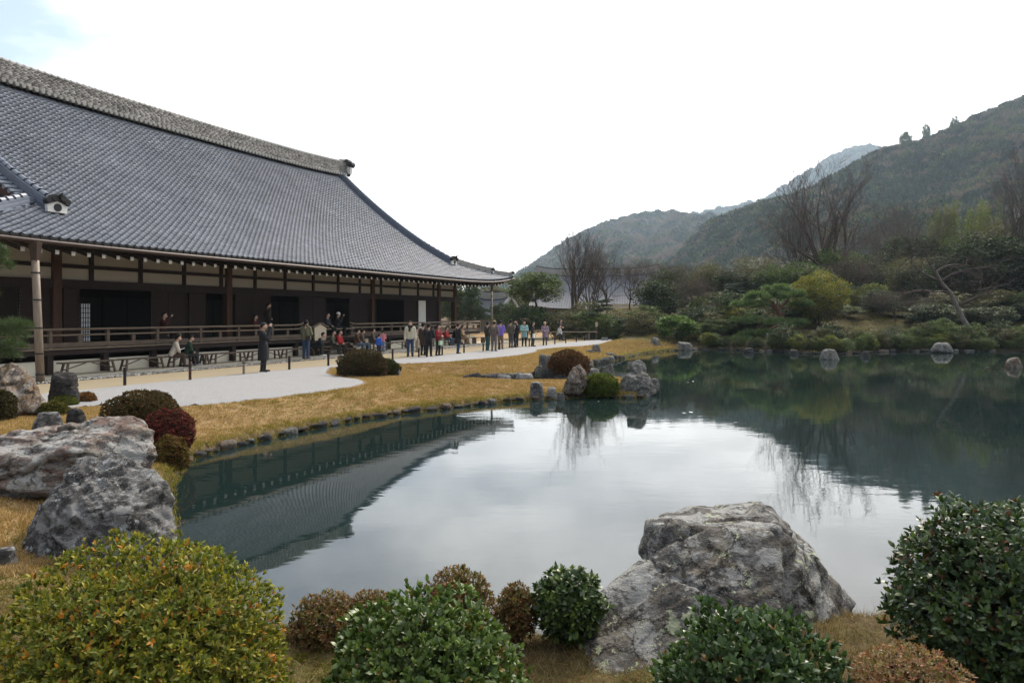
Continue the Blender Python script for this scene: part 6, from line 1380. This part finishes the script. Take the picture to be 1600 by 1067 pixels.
person(pz(782, 546), 10, 1.70, 'person in purple padded jacket seen from behind', (.19, .13, .46), (.17, .12, .085), arms='front')
person(pz(798, 543), 30, 1.72, 'person in grey olive jacket left of the dark figure', (.095, .085, .07), (.075, .075, .08), arms='pocket')
person(pz(806.5, 542), 200, 1.68, 'dark dressed person with pale scarf right of the grey olive jacket', (.022, .02, .022), BLK, arms='camera', scarf=(.45, .4, .35))
person(pz(819, 541), 175, 1.64, 'person in light teal coat facing the pond', (.28, .46, .46), BLK, arms='front', coat=.62)
e, s_ = person(pz(832.5, 541.5), 100, 1.60, 'person in black coat carrying a white bag', (.03, .026, .025), (.05, .045, .045), coat=.65); bag_at(e, s_, (.22, .1, .62), (.13, .06, .28), (.75, .75, .74), 'white shopping bag held by the black coat')
person(pz(851.5, 539.5), 185, 1.54, 'person in lilac quilted coat and straw hat', (.26, .19, .24), (.035, .03, .035), arms='front', coat=.62, hat=(.5, .36, .2))
p = P(872, 534, 0); person(p + Vector((0, 0, .1)), 120, 1.6, 'person in pale grey jacket seated at the far end of the path', (.34, .34, .33), (.04, .04, .045), pose='sit', arms='lap', lean=.2)
person(P(876, 532.5, 0), 140, 1.66, 'dark dressed person standing behind the seated grey figure', (.02, .02, .024), BLK, arms='front')
b = MB(); b.box((-.3, -.22, 0), (.3, .22, .5)); 
# ============================================================ shrubs
LEAFV = np.array([(0, 0, 0), (-.44, .34, .07), (.44, .34, .07), (-.40, .70, .045), (.40, .70, .045), (0, 1, -.06)], float)
LEAFF = np.array([(0, 2, 1), (1, 2, 4), (1, 4, 3), (3, 4, 5)])
DIAV = np.array([(0, 0, 0), (-.5, .5, .06), (.5, .5, .06), (0, 1, -.04)], float); DIAF = np.array([(0, 2, 1), (1, 2, 3)])
def leaf_frames(Pc, D, N):
    X = norm(np.cross(D, N)); Z = np.cross(X, D); return np.stack([X, D, Z], -1)
def rosettes(c, rx, ry, rz, n, per, L, W, pals, seed, zcut=-0.5, bump=.08, inner=.25, spread=(.5, 1.1), rim=None):
    """whorls of leaves on shoots over an uneven dome; returns leaf origin, frame, length, width, colour"""
    r = np.random.default_rng(seed); u = r.normal(size=(n * 3, 3)); u = norm(u); u = u[u[:, 2] > zcut][:n]; n = len(u)
    k = 1 + bump * fbm(u * 2.6 + seed, 3, seed) + .03 * r.normal(size=n); inn = r.random(n) < inner; k = np.where(inn, k * (.72 + .2 * r.random(n)), k + np.where(r.random(n) < .04, .015 + .02 * r.random(n), 0))
    tip = u * k[:, None] * np.array([rx, ry, rz]) + np.asarray(c); ax = norm(u / np.array([rx, ry, rz]) * min(rx, rz) + np.array([0, 0, .55]) + .35 * r.normal(size=(n, 3)))
    a = norm(np.cross(ax, r.normal(size=(n, 3)))); b = np.cross(ax, a); P_, D_, N_, C_, S_ = [], [], [], [], []
    pals = np.array(pals); pk = r.integers(0, len(pals), n)
    for q in range(per):
        t = 2 * math.pi * q / per + r.random(n) * .8; el = spread[0] + (spread[1] - spread[0]) * r.random(n); rd = a * np.cos(t)[:, None] + b * np.sin(t)[:, None]
        D = norm(ax * np.cos(el)[:, None] + rd * np.sin(el)[:, None]); N = norm(ax * np.sin(el)[:, None] - rd * np.cos(el)[:, None] + .25 * r.normal(size=(n, 3)))
        P_.append(tip - ax * (.25 * L * r.random(n))[:, None]); D_.append(D); N_.append(N); S_.append(.5 + .8 * r.random(n))
        mixc = pals[np.where(r.random(n) < .72, pk, r.integers(0, len(pals), n))]; C_.append(np.clip(mixc * (1 + .16 * r.normal(size=(n, 1))), .004, .8))
    P_, D_, N_, C_, S_ = map(np.concatenate, (P_, D_, N_, C_, S_)); return P_, D_, N_, C_, S_
def leaves_mesh(name, P_, D_, N_, C_, S_, L, W, mat, LV=LEAFV, LF=LEAFF):
    Fr = leaf_frames(P_, D_, N_); nv = len(LV); V = LV[None] * np.stack([S_ * W, S_ * L, S_ * L], -1)[:, None, :]; V = np.einsum('nij,nkj->nki', Fr, V) + P_[:, None, :]
    F = (LF[None] + (np.arange(len(P_)) * nv)[:, None, None]).reshape(-1, 3); return np_mesh(name, V.reshape(-1, 3), F, M[mat], True, np.repeat(C_, nv, 0))
def shrub(name, label, px, ytop, Y, rx, ry, rz, n, per, L, W, pals, mat='leaf', seed=1, single=0, zcut=-.6, bump=.08, cat='shrub', group=None, inner=.42, spread=(.5, 1.1)):
    X = (px - 800) / FPX * Y; zt = H0 - (ytop - YH) / FPX * Y; c = np.array([X, Y, zt - rz]); gz = float(ground_z(np.array([X]), np.array([Y]))[0]); base = np.array([X, Y, min(gz, c[2] - rz * .5)])
    e = empty(name, base); tag(e, label, cat, group); P_, D_, N_, C_, S_ = rosettes(c - base, rx, ry, rz, n, per, L, W, pals, seed, zcut, bump, inner, spread)
    Q = rosettes(c - base, rx * .74, ry * .74, rz * .74, n // 2, per, L * 1.5, W * 1.5, pals, seed + 50, zcut, bump, .5, (.6, 1.4)); Q = Q[:4] + (Q[4] * 1.5,)
    n_out = len(P_)
    st = []; r = np.random.default_rng(seed + 3)                     # stems
    for k in range(int(26 if single else 12)):
        u = norm(r.normal(size=3)); u[2] = abs(u[2]) * .8 + .15; u = norm(u); t = (c - base) + u * np.array([rx, ry, rz]) * .78; m_ = np.array([u[0] * rx * .3, u[1] * ry * .3, (c - base)[2] * .6]); st += [(np.array([u[0] * .06, u[1] * .06, -.1]), m_, .012, .009), (m_, t, .009, .004)]
        for q in range(4): t2 = t + r.normal(size=3) * rx * .08; st.append((m_ + (t - m_) * r.random(), t2, .005, .002))
    obj('stems', seg_mesh('stems', st, 4, 'bark'), e)
    keep = np.ones(len(P_), bool)
    if single:
        Wd = P_ + base; px_ = 800 + FPX * Wd[:, 0] / Wd[:, 1]; py_ = YH - FPX * (Wd[:, 2] - H0) / Wd[:, 1]; ins = (px_ > 0) & (px_ < 1600) & (py_ < 1067); d = np.linalg.norm(Wd - np.array([0, 0, H0]), axis=1) / np.minimum(S_, 1.2); d[~ins] = 1e9; pick = np.argsort(d)[:single]; pick = pick[d[pick] < 1e8]; keep[pick] = False
        vm = []
        for q in range(min(6, len(pals))): vm.append(np_mesh('leaf', LEAFV * np.array([W, L, L]), LEAFF, M[mat], True, np.repeat(np.array(pals[q])[None], 6, 0)))
        Fr = leaf_frames(P_[pick], D_[pick], N_[pick]); cr = None
    crown_ = tag(obj('foliage', leaves_mesh('foliage', P_[keep], D_[keep], N_[keep], C_[keep], S_[keep], L, W, mat, *((DIAV, DIAF) if mat == 'leaf_matt' or L < .035 and not single else (LEAFV, LEAFF))), e), kind='stuff')
    tag(obj('inner_foliage', leaves_mesh('inner_foliage', *Q, L, W, mat, DIAV, DIAF), e), kind='stuff')
    if single:
        for q, i in enumerate(pick):
            k = int(np.argmin([np.abs(np.array(pc) - C_[i]).sum() for pc in pals[:6]])); o = obj('leaf', vm[k], e); f = Fr[q] * S_[i]; o.matrix_basis = Matrix([list(f[r_]) + [P_[i][r_]] for r_ in range(3)] + [[0, 0, 0, 1]])
    return e
YG = [(.17, .18, .022), (.23, .22, .028), (.10, .125, .018), (.30, .25, .032), (.38, .16, .022), (.12, .14, .02)] + [(.17, .18, .022), (.22, .21, .026), (.10, .125, .018), (.27, .235, .03), (.12, .14, .02), (.075, .095, .016)] * 2
GG = [(.078, .125, .026), (.11, .16, .038), (.055, .094, .022), (.14, .195, .056), (.088, .135, .03)]
DG = [(.026, .050, .016), (.042, .072, .021), (.018, .034, .012), (.06, .09, .025)]
DB = [(.045, .085, .029), (.072, .12, .042), (.032, .060, .02), (.10, .15, .058)]
RB = [(.15, .068, .028), (.12, .088, .028), (.20, .10, .045), (.11, .105, .03), (.24, .14, .055), (.15, .125, .035)]
BR = [(.085, .048, .022), (.055, .05, .018), (.11, .058, .028), (.07, .062, .022)]
shrub('azalea_shrub', 'large yellow green azalea with scattered orange leaves at the lower left corner', 214, 860, 3.25, .625, .66, .62, 7600, 6, .031, .0115, YG, 'leaf', 2, 300, bump=.09, spread=(.25, 1.05), zcut=-.85)
shrub('broadleaf_shrub', 'round glossy green shrub at the bottom centre left of the big boulder', 660, 932, 3.2, .455, .46, .56, 4200, 4, .036, .020, GG * 4 + [(.16, .12, .03)], 'leaf_glossy', 3, 300, bump=.15, spread=(.2, .85), zcut=-.85)
shrub('broadleaf_shrub', 'large dark leafy shrub at the right edge beside the pond', 1606, 792, 3.95, .66, .62, .52, 4600, 5, .044, .020, [tuple(np.array(c) * 1.25) for c in DG] * 5 + [(.12, .045, .02)], 'leaf_glossy', 4, 300, zcut=-.97, bump=.16)
shrub('broadleaf_shrub', 'dark blue green glossy shrub in front of the big boulder', 1172, 962, 3.35, .44, .42, .48, 3200, 4, .041, .021, DB * 5 + [(.13, .085, .03)], 'leaf_glossy', 5, 300, bump=.19, spread=(.2, .85), zcut=-.85)
shrub('azalea_shrub', 'low red brown azalea mound at the bottom right', 1428, 1016, 3.15, .25, .25, .22, 1300, 6, .022, .007, [(.22, .09, .05), (.30, .15, .08), (.13, .11, .03), (.26, .20, .10)], 'leaf', 6, 0, bump=.06)
shrub('azalea_shrub', 'reddish brown azalea between the yellow green and the round green shrub', 512, 931, 5.3, .27, .25, .24, 1000, 5, .032, .013, RB, 'leaf', 7)
shrub('azalea_shrub', 'small reddish azalea just left of the round green shrub', 578, 926, 5.35, .19, .19, .2, 600, 5, .032, .013, RB, 'leaf', 8)
shrub('azalea_shrub', 'red tinged azalea dome behind the round green shrub', 714, 891, 5.4, .28, .25, .32, 1200, 5, .034, .013, RB, 'leaf', 9)
shrub('azalea_shrub', 'small brownish azalea between red tinged dome and dark green shrub', 806, 915, 5.2, .14, .14, .22, 520, 5, .032, .012, RB, 'leaf', 10)
shrub('broadleaf_shrub', 'dark green leafy shrub just left of the big boulder', 889, 893, 5.2, .24, .22, .24, 700, 5, .052, .024, GG[:3] + DG[:2], 'leaf_glossy', 11, bump=.2, zcut=-.97)
# clipped mounds
def mound(label, px0, px1, ytop, ybase, zb, pal, seed, n=2600, name='clipped_azalea', ry=1.0):
    Y = P(0, ybase, zb).y + .35; rx = (px1 - px0) / 2 / FPX * Y; zt = H0 - (ytop - YH) / FPX * Y; rz = (zt - zb) * .62
    lf = max(.045, .0022 * Y); return shrub(name, label, (px0 + px1) / 2, ytop, Y, rx, rx * ry, rz, n, 4, lf, lf * .55, pal, 'leaf_matt', seed, bump=.13, inner=.15, zcut=-.75)
mound('dark brown green clipped azalea mound behind the long banded boulder', 172, 273, 611, 668, -.1, BR, 31, 3600)
mound('crimson tinged clipped azalea at the pond corner', 224, 299, 641, 703, -.35, [(.13, .026, .026), (.17, .035, .035), (.09, .03, .022), (.07, .04, .02)], 32, 3200)
mound('brown azalea hanging over the water below the crimson one', 238, 290, 683, 738, -.6, [(.13, .06, .025), (.09, .075, .022), (.16, .11, .03)], 33, 1600)
mound('small orange brown azalea beside the near black boulder', 120, 148, 613, 634, -.05, [(.20, .08, .03), (.15, .09, .03)], 34, 700)
mound('low mossy green shrub between the stones at the left', 62, 104, 628, 655, -.08, [(.10, .10, .02), (.07, .075, .018), (.13, .11, .03)], 35, 1200, 'low_shrub')
mound('low green shrub under the near black boulder', 80, 118, 618, 640, -.06, [(.11, .12, .025), (.08, .09, .02)], 36, 900, 'low_shrub')
mound('dark shrub at the foot of the tall brown boulder', -20, 22, 610, 665, -.08, [(.04, .035, .015), (.06, .05, .02)], 37, 1200, 'low_shrub')
mound('brown clipped dome on the white gravel island', 529, 606, 547, 588, -.03, [(.075, .04, .022), (.05, .05, .02), (.09, .05, .026), (.035, .04, .018)], 38, 4200)
mound('smaller green dome leaning against the brown clipped dome', 584, 624, 562, 586, -.03, [(.05, .06, .02), (.035, .046, .016), (.07, .07, .025)], 39, 1800)
mound('round red brown shrub behind the standing stone on the point', 858, 919, 548, 585, -.3, [(.11, .05, .025), (.14, .065, .03), (.08, .05, .022)], 40, 3600)
mound('bright green low shrub on the point beside the standing stone', 913, 966, 584, 617, -.55, [(.10, .13, .022), (.13, .16, .03), (.06, .085, .018)], 41, 2600, 'low_shrub')
mound('tiny brown shrub by the narrow inlet', 836, 856, 574, 588, -.5, [(.10, .05, .03), (.07, .05, .03)], 42, 500, 'low_shrub')
# dry stalks by the boulder and the shore
L = []
for px, y0, h, n_ in ((955, 925, 70, 5), (1375, 940, 60, 6), (1350, 945, 55, 4), (690, 1000, 40, 3), (1310, 950, 60, 4), (1400, 935, 50, 4), (450, 960, 40, 5), (870, 985, 50, 5)):
    p = P(px, y0, -.05); Pc = np.array(p) + rng.normal(size=(n_, 3)) * np.array([.06, .06, 0]); D = norm(np.stack([rng.normal(size=n_) * .25, rng.normal(size=n_) * .2, np.ones(n_)], 1)); Pc[:, 2] = ground_z(Pc[:, 0], Pc[:, 1]) - .02
    L.append(blades(Pc, D, h / FPX * p.y * (.6 + .6 * rng.random(n_)), .005, cvar((.33, .24, .13), n_)))
V, F, C = cat_arrays(L); tag(obj('dry_stalks', np_mesh('dry_stalks', V, F, M['dry_grass'], False, C)), 'thin dry grass stalks along the near shore', 'grass', kind='stuff')
# pale flecks laid on the pond, standing in for white glints
for i, (x, y) in enumerate(((1075, 597), (1083, 596), (1080, 644), (1069, 645), (935, 627), (1150, 660))):
    p = P(x, y, -.643); b = MB(); b.add([(-.07, 0, 0), (0, -.035, .006), (.08, .01, .012), (.02, .035, .004)], [(0, 1, 2, 3)]); o = b.build('pond_glint', M['white_paint']); o.location = p; o.rotation_euler = (0, 0, i * 1.1); tag(o, 'pale painted glint on the pond near the stacked boulder', 'leaf', 'painted glints on the pond')
# ============================================================ haze
b = MB(); b.box((-1400, -1200, -4), (1700, 2900, 660)); g = NG('haze'); g.t.nodes.remove(g.b); pv = g.n('ShaderNodeVolumePrincipled'); pv.inputs['Color'].default_value = (.66, .83, 1.0, 1); pv.inputs['Density'].default_value = HAZE; pv.inputs['Anisotropy'].default_value = .3; g.l(pv.outputs[0], g.out.inputs['Volume'])
hz_ = b.build('haze', g.m); tag(hz_, 'pale winter haze in the air over garden and hills', 'haze', kind='stuff')

# ============================================================ labels that still coincide get their place in the row
ORD = 'first second third fourth fifth sixth seventh eighth ninth tenth eleventh twelfth thirteenth fourteenth fifteenth sixteenth seventeenth eighteenth nineteenth twentieth'.split() + ['twenty-' + q for q in 'first second third fourth fifth sixth seventh eighth ninth'.split()]
by = {}
for o in COL.objects:
    if o.parent is None and 'label' in o: by.setdefault(o['label'], []).append(o)
for lb_, L in by.items():
    if len(L) > 1:
        L.sort(key=lambda o: o.location.x / max(o.location.y, .1))
        for i, o in enumerate(L): o['label'] = '%s, %s from the left' % (lb_, ORD[i])
